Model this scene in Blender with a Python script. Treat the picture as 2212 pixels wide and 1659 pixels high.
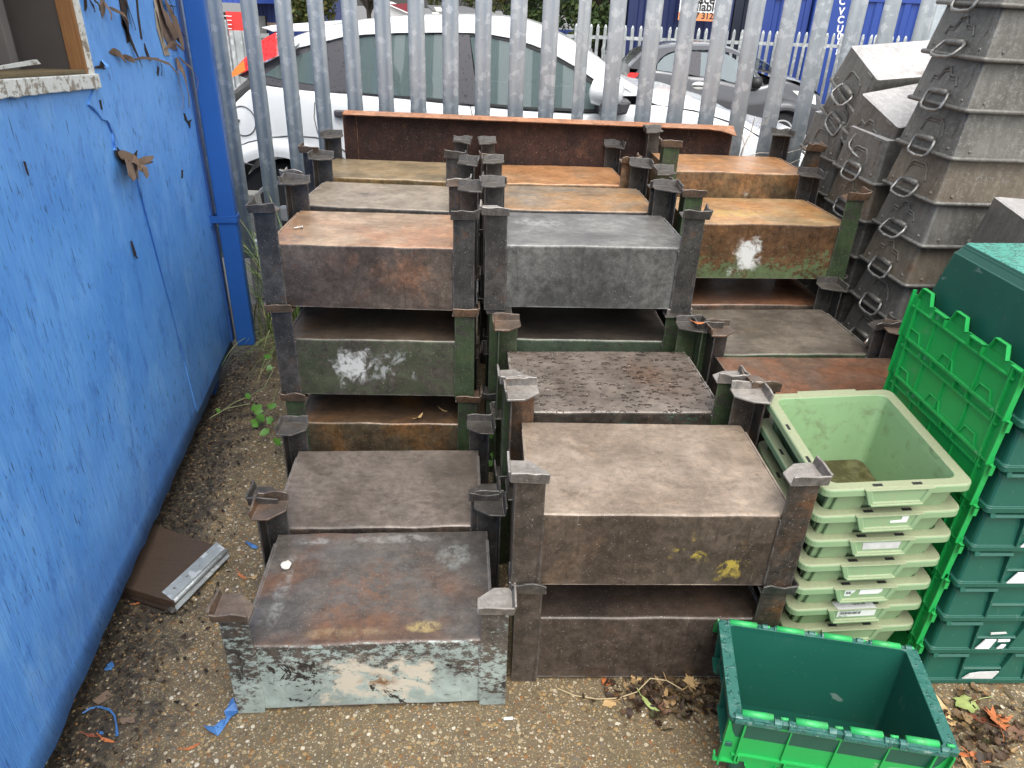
import bpy, bmesh, math, random
from mathutils import Vector, Matrix, Euler, noise as mnoise
random.seed(11)
R = math.radians
scene = bpy.context.scene
C = scene.collection
for o in list(bpy.data.objects): bpy.data.objects.remove(o)

# ------------------------------------------------------------------ camera
CAM_F, CAM_P, CAM_R, CAM_H = 1547.67, R(27.863), R(2.167), 1.55      # focal length in 2212 px wide frame
_fw = Vector((0, math.cos(CAM_P), -math.sin(CAM_P)))
_up0 = Vector((0, math.sin(CAM_P), math.cos(CAM_P)))
_rt = Vector((math.cos(CAM_R), 0, 0)) + _up0*math.sin(CAM_R)
_up = _up0*math.cos(CAM_R) - Vector((1, 0, 0))*math.sin(CAM_R)
CAMPOS = Vector((0, 0, CAM_H))
cd = bpy.data.cameras.new('camera'); cam = bpy.data.objects.new('camera', cd); C.objects.link(cam)
cd.sensor_fit = 'HORIZONTAL'; cd.sensor_width = 36; cd.lens = CAM_F/2212*36
cd.clip_start = .05; cd.clip_end = 2000
m3 = Matrix((_rt, _up, -_fw)).transposed()
cam.matrix_world = Matrix.Translation(CAMPOS) @ m3.to_4x4()
scene.camera = cam

def ray(px, py):
    return (_fw*CAM_F + _rt*(px-1106) - _up*(py-829.5)).normalized()
def at_z(px, py, z=0):
    d = ray(px, py); return CAMPOS + d*((z-CAM_H)/d.z)
def at_y(px, py, y):
    d = ray(px, py); return CAMPOS + d*(y/d.y)
def at_plane(px, py, p0, n):
    d = ray(px, py); return CAMPOS + d*((p0-CAMPOS).dot(n)/d.dot(n))

# ------------------------------------------------------------------ light
SUN_EL, SUN_AZ = R(62), R(172)
w = bpy.data.worlds.new('World'); scene.world = w; w.use_nodes = True
wn = w.node_tree.nodes; wl = w.node_tree.links
bg = wn['Background']; bg.inputs['Strength'].default_value = .15
sk = wn.new('ShaderNodeTexSky'); sk.sky_type = 'NISHITA'; sk.sun_disc = False
sk.sun_elevation = SUN_EL; sk.sun_rotation = SUN_AZ; sk.dust_density = 4; sk.air_density = 1.2; sk.ozone_density = 1
hs = wn.new('ShaderNodeHueSaturation'); hs.inputs['Saturation'].default_value = .22
wl.new(sk.outputs[0], hs.inputs['Color']); wl.new(hs.outputs[0], bg.inputs['Color'])
sd = bpy.data.lights.new('sun', 'SUN'); sd.energy = .8; sd.angle = R(60); sd.color = (1, .97, .93)
sun = bpy.data.objects.new('sun', sd); C.objects.link(sun)
sdir = Vector((math.sin(SUN_AZ)*math.cos(SUN_EL), math.cos(SUN_AZ)*math.cos(SUN_EL), math.sin(SUN_EL)))
sun.rotation_euler = sdir.to_track_quat('Z', 'Y').to_euler()
scene.view_settings.view_transform = 'Standard'; scene.view_settings.look = 'None'
scene.view_settings.exposure = 1.2; scene.view_settings.gamma = 1
scene.render.engine = 'CYCLES'
scene.cycles.max_bounces = 8; scene.cycles.transparent_max_bounces = 12

# ------------------------------------------------------------------ helpers: tags
def tag(o, label=None, cat=None, group=None, kind=None):
    if label: o['label'] = label
    if cat: o['category'] = cat
    if group: o['group'] = group
    if kind: o['kind'] = kind
    return o
def thing(name, label, cat, loc=(0, 0, 0), rot=(0, 0, 0), group=None):
    o = bpy.data.objects.new(name, None); C.objects.link(o)
    o.location = loc; o.rotation_euler = rot; o.empty_display_size = .1
    return tag(o, label, cat, group)
def obj(name, bm, mat, parent=None, smooth=False, loc=None, rot=None, bevel=0, segs=2, weld=True):
    me = bpy.data.meshes.new(name)
    if weld: bmesh.ops.remove_doubles(bm, verts=bm.verts, dist=1e-5)
    bmesh.ops.recalc_face_normals(bm, faces=bm.faces)
    bm.to_mesh(me); bm.free()
    for m in (mat if isinstance(mat, (list, tuple)) else [mat]): me.materials.append(m)
    if smooth:
        for p in me.polygons: p.use_smooth = True
    o = bpy.data.objects.new(name, me); C.objects.link(o)
    if parent: o.parent = parent
    if loc: o.location = loc
    if rot: o.rotation_euler = rot
    if bevel:
        b = o.modifiers.new('bevel', 'BEVEL'); b.width = bevel; b.segments = segs; b.limit_method = 'ANGLE'; b.angle_limit = R(35)
        b.harden_normals = False
    return o
def put(o, parent, loc=(0, 0, 0), rot=(0, 0, 0), name=None):         # a copy sharing mesh data
    c = o.copy(); C.objects.link(c); c.parent = parent; c.location = loc; c.rotation_euler = rot
    if name: c.name = name
    return c

# ------------------------------------------------------------------ helpers: geometry
BM = bmesh.new
def quad(bm, *pts, mi=0):
    f = bm.faces.new([bm.verts.new(p) for p in pts]); f.material_index = mi; return f
def add_box(bm, x0, x1, y0, y1, z0, z1, M=None, mi=0):
    vs = [Vector((x, y, z)) for x in (x0, x1) for y in (y0, y1) for z in (z0, z1)]
    if M: vs = [M @ v for v in vs]
    v = [bm.verts.new(p) for p in vs]
    for f in ((0, 1, 3, 2), (4, 6, 7, 5), (0, 4, 5, 1), (2, 3, 7, 6), (0, 2, 6, 4), (1, 5, 7, 3)):
        bm.faces.new([v[i] for i in f]).material_index = mi
def add_prism(bm, pts, axis, a, b, M=None, mi=0):
    """closed outline pts (2-D) extruded along axis from a to b"""
    def mk(p, t):
        q = {'x': (t, p[0], p[1]), 'y': (p[0], t, p[1]), 'z': (p[0], p[1], t)}[axis]
        q = Vector(q); return M @ q if M else q
    A = [bm.verts.new(mk(p, a)) for p in pts]; B = [bm.verts.new(mk(p, b)) for p in pts]
    n = len(pts)
    bm.faces.new(A[::-1]).material_index = mi; bm.faces.new(B).material_index = mi
    for i in range(n):
        bm.faces.new((A[i], A[(i+1) % n], B[(i+1) % n], B[i])).material_index = mi
def add_tube(bm, path, r, n=8, cap=True, closed=False, mi=0):
    path = [Vector(p) for p in path]; rings = []
    N = len(path); rr = r if isinstance(r, (list, tuple)) else [r]*N
    up = Vector((.123, .31, .94)).normalized()
    for i, p in enumerate(path):
        a = path[i-1] if (i > 0 or closed) else p; b = path[(i+1) % N] if (i < N-1 or closed) else p
        t = (b-a).normalized()
        u = t.cross(up)
        if u.length < 1e-4: u = t.cross(Vector((1, 0, 0)))
        u.normalize(); v = u.cross(t).normalized()
        rings.append([bm.verts.new(p + (u*math.cos(2*math.pi*k/n) + v*math.sin(2*math.pi*k/n))*rr[i]) for k in range(n)])
    m = N if closed else N-1
    for i in range(m):
        A, B = rings[i], rings[(i+1) % N]
        for k in range(n): bm.faces.new((A[k], A[(k+1) % n], B[(k+1) % n], B[k])).material_index = mi
    if cap and not closed:
        bm.faces.new(rings[0][::-1]).material_index = mi; bm.faces.new(rings[-1]).material_index = mi
def rrect(a, b, r, z, n=4, cx=0, cy=0):
    """rounded rectangle ring, a across x, b across y"""
    out = []
    for sx, sy, st in ((1, -1, -90), (1, 1, 0), (-1, 1, 90), (-1, -1, 180)):
        for k in range(n+1):
            t = R(st + 90*k/n)
            out.append(Vector((cx + sx*(a/2-r) + r*math.cos(t), cy + sy*(b/2-r) + r*math.sin(t), z)))
    return out
def loft(bm, rings, closed=True, caps=(False, False), mi=0):
    V = [[bm.verts.new(p) for p in r] for r in rings]; n = len(V[0])
    for A, B in zip(V, V[1:]):
        for k in range(n if closed else n-1):
            bm.faces.new((A[k], A[(k+1) % n], B[(k+1) % n], B[k])).material_index = mi
    if caps[0]: bm.faces.new(V[0][::-1]).material_index = mi
    if caps[1]: bm.faces.new(V[-1]).material_index = mi
    return V
def lathe(bm, prof, n=24, M=None, mi=0):
    rings = []
    for r, z in prof:
        ring = [Vector((r*math.cos(2*math.pi*k/n), r*math.sin(2*math.pi*k/n), z)) for k in range(n)]
        rings.append([M @ p for p in ring] if M else ring)
    loft(bm, rings, True, (True, True), mi)
def sheet(bm, pts2, f, n, th, mi=0):
    """thin strip: list of (point, halfwidth vector) -> solid ribbon with thickness along n"""
    L = [p - h for p, h in pts2]; Rr = [p + h for p, h in pts2]
    rings = [[l, r, r + n*th, l + n*th] for l, r in zip(L, Rr)]
    loft(bm, rings, True, (True, True), mi)
def text_mesh(s, size, depth=.0, align='LEFT', bold=0.0):
    cu = bpy.data.curves.new('t', 'FONT'); cu.body = s; cu.size = size; cu.extrude = depth; cu.align_x = align; cu.offset = bold
    to = bpy.data.objects.new('t', cu); C.objects.link(to)
    dg = bpy.context.evaluated_depsgraph_get(); me = bpy.data.meshes.new_from_object(to.evaluated_get(dg))
    bpy.data.objects.remove(to); bpy.data.curves.remove(cu)
    return me
def text_obj(name, s, size, mat, parent, M, depth=.001, align='LEFT', bold=0.0):
    me = text_mesh(s, size, depth, align, bold); me.materials.clear(); me.materials.append(mat)
    me.transform(M); o = bpy.data.objects.new(name, me); C.objects.link(o); o.parent = parent
    return o

# ------------------------------------------------------------------ helpers: materials
def lin(r, g, b, k=1.0):
    f = lambda c: ((c/255)/12.92 if c/255 <= .04045 else ((c/255+.055)/1.055)**2.4)*k
    return (f(r), f(g), f(b), 1)
class NT:
    def __init__(s, name, rough=.5, metal=0, spec=.5):
        s.m = bpy.data.materials.new(name); s.m.use_nodes = True
        s.t = s.m.node_tree; s.b = s.t.nodes['Principled BSDF']
        s.set('Roughness', rough); s.set('Metallic', metal); s.set('Specular IOR Level', spec)
        tc = s.t.nodes.new('ShaderNodeTexCoord'); s.obj = tc.outputs['Object']; s.nrm = tc.outputs['Normal']
    def plug(s, sock, v):
        if isinstance(v, bpy.types.NodeSocket): s.t.links.new(v, sock)
        elif v is not None:
            if sock.type == 'RGBA' and not hasattr(v, '__len__'): v = (v, v, v, 1)
            if sock.type == 'RGBA' and len(v) == 3: v = (*v, 1)
            sock.default_value = v
    def set(s, name, v): s.plug(s.b.inputs[name], v)
    def n(s, typ, ins=None, out=0, **props):
        nd = s.t.nodes.new(typ)
        for k, v in props.items(): setattr(nd, k, v)
        for k, v in (ins or {}).items(): s.plug(nd.inputs[k], v)
        return nd.outputs[out]
    def map(s, vec=None, scale=(1, 1, 1), loc=(0, 0, 0), rot=(0, 0, 0)):
        return s.n('ShaderNodeMapping', {'Vector': vec or s.obj, 'Scale': scale, 'Location': loc, 'Rotation': rot})
    def noise(s, scale, detail=4, rough=.55, vec=None, dist=0):
        return s.n('ShaderNodeTexNoise', {'Vector': vec or s.obj, 'Scale': scale, 'Detail': detail, 'Roughness': rough, 'Distortion': dist})
    def vor(s, scale, vec=None, out='Distance', feature='F1', rnd=1.0):
        return s.n('ShaderNodeTexVoronoi', {'Vector': vec or s.obj, 'Scale': scale, 'Randomness': rnd}, out, feature=feature)
    def ramp(s, fac, stops, interp='LINEAR'):
        nd = s.t.nodes.new('ShaderNodeValToRGB'); nd.color_ramp.interpolation = interp
        el = nd.color_ramp.elements
        while len(el) < len(stops): el.new(.5)
        for e, (p, c) in zip(el, stops):
            e.position = p; e.color = (c, c, c, 1) if not hasattr(c, '__len__') else ((*c, 1) if len(c) == 3 else c)
        s.plug(nd.inputs[0], fac); return nd.outputs[0]
    def step(s, fac, a, b):
        return s.n('ShaderNodeMapRange', {'Value': fac, 'From Min': a, 'From Max': b}, interpolation_type='SMOOTHSTEP')
    def mix(s, f, a, b, typ='MIX'):
        nd = s.t.nodes.new('ShaderNodeMix'); nd.data_type = 'RGBA'; nd.blend_type = typ
        s.plug(nd.inputs[0], f); s.plug(nd.inputs[6], a); s.plug(nd.inputs[7], b); return nd.outputs[2]
    def mth(s, op, a, b=None, clamp=False):
        nd = s.t.nodes.new('ShaderNodeMath'); nd.operation = op; nd.use_clamp = clamp
        s.plug(nd.inputs[0], a)
        if b is not None: s.plug(nd.inputs[1], b)
        return nd.outputs[0]
    def xyz(s, vec=None):
        nd = s.t.nodes.new('ShaderNodeSeparateXYZ'); s.plug(nd.inputs[0], vec or s.obj); return nd.outputs
    def bump(s, h, strength=.3, dist=.002, normal=None):
        ins = {'Height': h, 'Strength': strength, 'Distance': dist}
        if normal is not None: ins['Normal'] = normal
        o = s.n('ShaderNodeBump', ins); s.set('Normal', o); return o
    def edge(s, rad=.004):
        """1 on worn convex edges"""
        bv = s.n('ShaderNodeBevel', {'Radius': rad}, samples=4)
        g = s.n('ShaderNodeNewGeometry', {}, 'Normal')
        d = s.n('ShaderNodeVectorMath', {0: bv, 1: g}, 'Value', operation='DOT_PRODUCT')
        return s.step(d, .985, .85)
    def box_mask(s, x0, x1, z0, z1, soft, wob, scale=30):
        X, Y, Z = s.xyz()
        n1 = s.mth('MULTIPLY', s.mth('SUBTRACT', s.noise(scale, 6, .7), .5), wob)
        X = s.mth('ADD', X, n1); Z = s.mth('ADD', Z, n1)
        a = s.mth('MULTIPLY', s.step(X, x0-soft, x0+soft), s.step(X, x1+soft, x1-soft))
        b = s.mth('MULTIPLY', s.step(Z, z0-soft, z0+soft), s.step(Z, z1+soft, z1-soft))
        return s.mth('MULTIPLY', a, b)
def simple(name, col, rough=.5, metal=0, spec=.5, var=.12, scale=8):
    t = NT(name, rough, metal, spec)
    n = t.noise(scale, 5)
    t.set('Base Color', t.mix(n, tuple(c*(1-var) for c in col[:3]), tuple(min(1, c*(1+var)) for c in col[:3])))
    return t.m

# ------------------------------------------------------------------ materials
_seed = [0]
def steel(name, top, side, rust=(.35, .15, .05), top_rust=.5, side_rust=.4, paint=None, paint_amt=.5, patches=(), top_marks=(),
          drops=0, rough=.33, wear=(.30, .28, .26), wear_amt=.8, chips=None, puddle=0, grad=0, erad=.006, mot=1.0, topk=1.0):
    """weathered painted sheet steel. top/side = two tones; paint = remaining paint on the vertical sides"""
    t = NT(name, rough, .25, .5); _seed[0] += 1
    v = t.map(loc=(_seed[0]*3.7, _seed[0]*1.3, _seed[0]*2.1))
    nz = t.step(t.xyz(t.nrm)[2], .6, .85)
    big = t.noise(4.5, 6, .6, v, .4); fine = t.noise(70, 5, .7, v); mid = t.noise(16, 6, .65, v, .6)
    streak = t.noise(5, 5, .6, t.map(v, (14, 14, 1.2)))
    brush = t.noise(9, 4, .6, t.map(v, (1.2, 9, 1)))
    topc = t.mix(t.step(big, .38, .62), top[0], top[1])
    topc = t.mix(t.mth('MULTIPLY', t.step(t.noise(3.2, 7, .62, t.map(v, loc=(5, 2, 1)), .5), 1-top_rust-.12, 1-top_rust+.14), .85), topc,
                 t.mix(fine, tuple(c*.65 for c in rust), tuple(min(1, c*1.5) for c in rust)))
    mott = t.noise(10, 9, .74, t.map(v, loc=(1, 6, 2)), .5); mott2 = t.noise(3.5, 6, .65, t.map(v, (1, 1.6, 1), (8, 3, 5)), .8)
    topc = t.mix(.30, topc, t.mix(brush, .25, .8), 'OVERLAY')
    topc = t.mix(1.0, topc, (.80*topk, .765*topk, .715*topk), 'MULTIPLY')
    grain = t.noise(38, 8, .78, t.map(v, (1, 1.2, 1)), .3)
    topc = t.mix(.32*mot, topc, t.mix(t.step(mott, .32, .68), .17, .80), 'OVERLAY')
    topc = t.mix(.45, topc, t.mix(t.step(grain, .3, .7), .18, .80), 'OVERLAY')
    topc = t.mix(t.mth('MULTIPLY', t.step(t.mth('ADD', t.mth('MULTIPLY', mott2, .7), t.mth('MULTIPLY', grain, .3)), .54, .62), .42*mot), topc, tuple(c*.42 for c in top[0]))
    topc = t.mix(t.mth('MULTIPLY', t.step(t.noise(5, 8, .7, t.map(v, (1, 1.3, 1), (3, 9, 8)), .4), .56, .66), .22*mot), topc, tuple(min(1, c*1.35+.03) for c in top[1]))
    sidec = t.mix(t.step(big, .35, .65), side[0], side[1])
    sidec = t.mix(t.mth('MULTIPLY', t.step(t.noise(5, 7, .65, t.map(v, loc=(2, 8, 3)), .4), 1-side_rust-.1, 1-side_rust+.12), .8), sidec,
                  t.mix(fine, tuple(c*.35 for c in rust), tuple(c*.9 for c in rust)))
    sidec = t.mix(.45, sidec, t.mix(streak, .25, .8), 'OVERLAY')
    sidec = t.mix(.45*mot, sidec, t.mix(t.step(mott, .32, .68), .2, .80), 'OVERLAY')
    sidec = t.mix(.7, sidec, t.mix(t.step(grain, .3, .7), .18, .80), 'OVERLAY')
    sidec = t.mix(t.mth('MULTIPLY', t.step(t.noise(12, 3, .5, t.map(v, (7, 7, .5), (5, 5, 1))), .60, .70), .35), sidec, tuple(c*.5 for c in side[0]))
    if paint:
        pn = t.mth('ADD', t.mth('MULTIPLY', t.noise(7, 9, .75, t.map(v, (1, 1, 1.3)), .5), .40), t.mth('MULTIPLY', t.noise(56, 8, .78, t.map(v, (.8, .8, 1.4))), .60))
        if grad: pn = t.mth('ADD', pn, t.mth('MULTIPLY', t.mth('SUBTRACT', t.xyz()[2], .09), grad))
        pm = t.step(pn, .58-paint_amt*.26-.02, .58-paint_amt*.26+.025)
        sidec = t.mix(pm, sidec, t.mix(.5, t.mix(mid, tuple(c*.8 for c in paint), tuple(c*1.15 for c in paint)), t.mix(t.step(mott, .3, .7), .2, .78), 'OVERLAY'))
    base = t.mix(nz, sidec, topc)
    for (x0, x1, z0, z1, col, amt) in patches:
        bm_ = t.box_mask(x0, x1, z0, z1, .018, .15, 22)
        br = t.step(t.mth('ADD', t.mth('MULTIPLY', mid, .7), t.mth('MULTIPLY', t.noise(26, 6, .7, t.map(v, (1, 1, .6))), .3)), .62-amt*.3, .70-amt*.3)
        Yf = t.step(t.xyz()[1], .03, .0)
        base = t.mix(t.mth('MULTIPLY', t.mth('MULTIPLY', bm_, br), t.mth('MULTIPLY', Yf, t.mth('SUBTRACT', 1, nz))), base, col)
    for (cx, cy, rx, ry, col, amt) in top_marks:
        X, Y, Z = t.xyz(t.map(None, loc=(0, 0, 0)))
        dx = t.mth('DIVIDE', t.mth('SUBTRACT', X, cx), rx); dy = t.mth('DIVIDE', t.mth('SUBTRACT', Y, cy), ry)
        d = t.mth('ADD', t.mth('ADD', t.mth('MULTIPLY', dx, dx), t.mth('MULTIPLY', dy, dy)), t.mth('MULTIPLY', t.mth('SUBTRACT', mid, .5), 2.4))
        base = t.mix(t.mth('MULTIPLY', t.mth('MULTIPLY', t.step(d, 1.2, .2), nz), t.mth('MULTIPLY', t.step(t.noise(34, 8, .75, t.map(v, loc=(cx*9, cy*7, 1)), .4), .40, .60), amt)), base, col)
    if chips:
        cn = t.noise(9, 5, .75, t.map(v, (1, 1, 1.1), (9, 1, 4)), .8)
        base = t.mix(t.mth('MULTIPLY', t.step(cn, .60, .615), t.mth('SUBTRACT', 1, nz)), base, chips)
    crisp = t.noise(13, 10, .80, t.map(v, loc=(6, 2, 9)), .3)
    base = t.mix(t.mth('MULTIPLY', t.step(crisp, .595, .61), .42), base, tuple(c*.30 for c in rust))
    base = t.mix(t.mth('MULTIPLY', t.step(t.noise(24, 10, .82, t.map(v, loc=(1, 4, 3)), .2), .645, .66), .38), base, wear)
    # scratches and grit
    sc = t.noise(3, 2, .5, t.map(v, (60, 3, 3), rot=(0, 0, .7)))
    sc2 = t.noise(4, 2, .5, t.map(v, (3, 50, 50), rot=(.3, .2, -.3)))
    base = t.mix(t.mth('MULTIPLY', t.mth('ADD', t.step(sc, .69, .75), t.mth('MULTIPLY', t.step(sc2, .70, .76), nz), True), t.mth('MULTIPLY', t.step(t.noise(6, 4), .45, .65), .38)), base, wear)
    sc3 = t.noise(3, 2, .5, t.map(v, (4, 70, 4), (7, 1, 1), (0, 0, .25)))
    base = t.mix(t.mth('MULTIPLY', t.mth('MULTIPLY', t.step(sc3, .68, .74), nz), .25), base, tuple(c*.4 for c in side[0]))
    base = t.mix(t.mth('MULTIPLY', t.step(t.noise(230, 2, .5, v), .66, .74), .4), base, (.55, .5, .45))
    ed = t.mth('MULTIPLY', t.edge(erad), t.step(t.noise(28, 5, .7, v), .34, .56))
    base = t.mix(t.mth('MULTIPLY', ed, wear_amt), base, wear)
    rg = t.mth('ADD', t.mth('MULTIPLY', mid, .3), rough-.13)
    hgt = t.mth('ADD', t.mth('MULTIPLY', fine, .4), t.mth('MULTIPLY', mid, .6))
    bp = t.bump(hgt, .35, .0012)
    if drops or puddle:
        dv = t.map(v, (1, 1.5, 1))
        dv = t.n('ShaderNodeVectorMath', {0: dv, 1: t.n('ShaderNodeVectorMath', {0: t.n('ShaderNodeTexNoise', {'Vector': dv, 'Scale': 60, 'Detail': 1}, 'Color'), 'Scale': .016}, operation='SCALE')}, operation='ADD')
        d_ = t.vor(50, dv); dr = t.xyz(t.vor(50, dv, 'Color'))[0]
        rad = t.mth('MULTIPLY', t.mth('SUBTRACT', dr, .98-drops*.95), .85)
        dd = t.mth('SUBTRACT', rad, d_)
        msk = t.mth('MULTIPLY', nz, t.step(t.noise(4, 3, .5, v), .60-drops*.34, .70-drops*.34))
        dm = t.mth('MULTIPLY', t.step(dd, 0, .05), msk)
        base = t.mix(t.mth('MULTIPLY', dm, .72), base, t.mix(.3, (.038, .021, .012), base))
        rg = t.mix(dm, rg, .03)
        bp = t.bump(t.mth('MULTIPLY', t.step(dd, 0, .30), msk), 1.0, .006, bp)
    t.set('Base Color', base); t.set('Roughness', rg)
    return t.m

def galv(name, c0, c1, c2, rough=.45, metal=.35, sp=26, streaky=.4, rust=0):
    t = NT(name, rough, metal, .5)
    oi = t.n('ShaderNodeObjectInfo', {}, 'Random')
    off = t.n('ShaderNodeVectorMath', {0: t.obj, 1: t.n('ShaderNodeCombineXYZ', {0: t.mth('MULTIPLY', oi, 31), 1: t.mth('MULTIPLY', oi, 17), 2: t.mth('MULTIPLY', oi, 23)})}, operation='ADD')
    w_ = t.n('ShaderNodeVectorMath', {0: off, 1: t.n('ShaderNodeTexNoise', {'Vector': off, 'Scale': sp*1.6, 'Detail': 3}, 'Color')}, operation='MULTIPLY_ADD')
    ww = t.n('ShaderNodeVectorMath', {0: off, 1: t.n('ShaderNodeVectorMath', {0: t.n('ShaderNodeTexNoise', {'Vector': off, 'Scale': sp*1.6, 'Detail': 3}, 'Color'), 'Scale': .035}, operation='SCALE')}, operation='ADD')
    cell = t.vor(sp, ww, 'Color'); cv = t.xyz(cell)[0]
    st = t.noise(6, 5, .6, t.map(off, (9, 9, .8)))
    big = t.noise(5, 5, .6, off)
    base = t.mix(t.step(big, .3, .7), c0, c1)
    base = t.mix(t.step(cv, .80, .84), base, c2)
    base = t.mix(streaky, base, t.mix(st, .2, .85), 'OVERLAY')
    base = t.mix(t.mth('MULTIPLY', t.step(t.noise(60, 5, .7, off), .5, .8), .35), base, tuple(c*.5 for c in c0))
    if rust:
        base = t.mix(t.mth('MULTIPLY', t.step(t.noise(4, 6, .7, t.map(off, loc=(7, 3, 5))), .68-rust*.2, .82-rust*.2), .8), base, t.mix(t.noise(40, 4), (.07, .035, .02), (.2, .11, .05)))
    t.set('Base Color', base)
    t.set('Roughness', t.mth('ADD', t.mth('MULTIPLY', cv, .18), rough-.06))
    t.bump(t.mth('ADD', t.mth('MULTIPLY', st, .5), t.mth('MULTIPLY', t.noise(90, 4, .6, off), .5)), .25, .001)
    return t.m

def plastic(name, col, rough=.4, grime=None, grime_amt=.4, scuff=.25, wet=0, dust=.5):
    t = NT(name, rough, 0, .5)
    big = t.noise(6, 5, .6); mid = t.noise(24, 6, .7, dist=.5); fine = t.noise(110, 4, .7)
    base = t.mix(big, tuple(c*.85 for c in col[:3]), tuple(min(1, c*1.12) for c in col[:3]))
    if grime:
        nz = t.step(t.xyz(t.nrm)[2], .3, .9)
        gm = t.mth('MULTIPLY', t.step(t.mth('ADD', t.mth('MULTIPLY', mid, .6), t.mth('MULTIPLY', big, .4)), .62-grime_amt*.3, .78-grime_amt*.25), .7)
        gm = t.mth('MAXIMUM', gm, t.mth('MULTIPLY', nz, dust))
        base = t.mix(gm, base, t.mix(fine, tuple(c*.7 for c in grime), tuple(c*1.2 for c in grime)))
    sc = t.mth('ADD', t.step(t.noise(3, 2, .5, t.map(None, (70, 4, 4), rot=(0, .3, .8))), .70, .75), t.step(t.noise(170, 2), .70, .76), True)
    base = t.mix(t.mth('MULTIPLY', sc, scuff), base, (.6, .65, .6))
    rg = t.mth('ADD', t.mth('MULTIPLY', mid, .25), rough-.1)
    bp = t.bump(t.mth('ADD', t.mth('MULTIPLY', fine, .4), mid), .15, .001)
    if wet:
        dn = t.noise(75, 2, .5); dm = t.step(dn, .6-wet*.12, .64-wet*.12)
        rg = t.mix(dm, rg, .06); base = t.mix(t.mth('MULTIPLY', dm, .4), base, tuple(c*.5 for c in col[:3]))
        t.bump(t.step(dn, .6-wet*.12, .72), .7, .003, bp)
    t.set('Base Color', base); t.set('Roughness', rg)
    return t.m

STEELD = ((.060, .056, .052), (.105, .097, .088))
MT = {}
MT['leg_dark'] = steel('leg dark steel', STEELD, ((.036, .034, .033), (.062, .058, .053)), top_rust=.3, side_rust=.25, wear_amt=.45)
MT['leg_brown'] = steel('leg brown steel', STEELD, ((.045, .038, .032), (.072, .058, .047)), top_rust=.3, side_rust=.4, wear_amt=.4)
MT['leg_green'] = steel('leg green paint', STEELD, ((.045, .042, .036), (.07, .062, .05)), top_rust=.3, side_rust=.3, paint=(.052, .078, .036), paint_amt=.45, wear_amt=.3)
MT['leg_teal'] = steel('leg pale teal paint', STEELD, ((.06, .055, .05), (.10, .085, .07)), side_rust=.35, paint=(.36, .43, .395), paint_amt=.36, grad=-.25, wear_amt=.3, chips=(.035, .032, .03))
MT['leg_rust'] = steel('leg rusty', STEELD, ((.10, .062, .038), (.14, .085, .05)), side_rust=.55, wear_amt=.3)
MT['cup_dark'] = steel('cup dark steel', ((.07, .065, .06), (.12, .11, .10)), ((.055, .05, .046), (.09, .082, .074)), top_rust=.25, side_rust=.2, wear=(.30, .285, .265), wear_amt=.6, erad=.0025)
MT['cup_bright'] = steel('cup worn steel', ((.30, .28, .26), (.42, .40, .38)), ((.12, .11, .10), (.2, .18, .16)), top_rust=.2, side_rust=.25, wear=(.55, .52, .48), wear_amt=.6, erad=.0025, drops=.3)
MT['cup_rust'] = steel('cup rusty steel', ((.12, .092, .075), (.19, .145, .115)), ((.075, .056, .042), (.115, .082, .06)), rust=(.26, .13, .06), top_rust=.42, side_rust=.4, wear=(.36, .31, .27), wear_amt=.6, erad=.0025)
MT['fence'] = galv('galvanised pale steel', (.42, .475, .515), (.50, .555, .59), (.60, .65, .68), sp=38, streaky=.35, rough=.5, metal=.08)
MT['fence_far'] = galv('weathered galvanised steel', (.30, .32, .32), (.42, .44, .44), (.5, .52, .52), sp=20)
MT['tin'] = galv('old tinned sheet steel', (.105, .099, .086), (.165, .157, .140), (.205, .20, .185), rough=.42, metal=.3, sp=150, streaky=.8, rust=.28)
MT['tin_top'] = galv('worn bright tin base', (.34, .325, .31), (.48, .46, .445), (.52, .50, .485), rough=.5, metal=.2, sp=120, streaky=.4, rust=.45)
MT['tin_rust'] = galv('rusty tinned steel', (.135, .11, .08), (.195, .165, .125), (.205, .185, .15), rough=.45, metal=.25, sp=140, streaky=.7, rust=.6)
MT['wire'] = galv('bright handle wire', (.21, .205, .19), (.32, .31, .295), (.4, .4, .38), rough=.35, metal=.6, sp=60, streaky=.2)
MT['alc_dark'] = plastic('dark green plastic', (.010, .088, .060), .38, (.10, .12, .10), .12, .2, 0, .10)
MT['alc_rim'] = plastic('scuffed dark green plastic', (.03, .13, .105), .4, (.22, .32, .28), .4, .4, .5, .35)
MT['alc_bright'] = plastic('bright green plastic', (.014, .36, .075), .38, (.12, .3, .12), .12, .25, 0, .12)
MT['alc_wornbright'] = plastic('scuffed bright green plastic', (.03, .38, .10), .4, (.07, .12, .06), .5, .3, 0, .25)
MT['alc_base'] = plastic('wet green plastic base', (.05, .26, .20), .3, (.15, .42, .35), .35, .2, .9, .3)
MT['tote'] = plastic('pale green plastic', (.235, .355, .19), .48, (.30, .295, .185), .30, .15, 0, .75)
MT['tote_in'] = plastic('pale green plastic grimy inside', (.225, .36, .18), .45, (.12, .125, .06), .42, .12, 0, .1)
MT['label'] = simple('white paper label', (.74, .75, .73), .6, var=.15, scale=30)
MT['ink'] = simple('black ink', (.03, .03, .03), .6)
MT['paper_grey'] = simple('weathered label scrap', (.55, .55, .53), .7, var=.35, scale=40)
MT['black'] = simple('flat black', (.015, .015, .015), .6)  # plain black, also painted in for the dark of slots and openings
MT['white_letter'] = simple('white lettering', (.8, .8, .8), .5)
MT['rust_sheet'] = steel('rusted sheet steel', ((.40, .205, .125), (.50, .28, .18)), ((.026, .011, .007), (.046, .018, .011)), rust=(.42, .18, .08), top_rust=.45, side_rust=.25, wear=(.5, .25, .14), wear_amt=.7, rough=.75)

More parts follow.
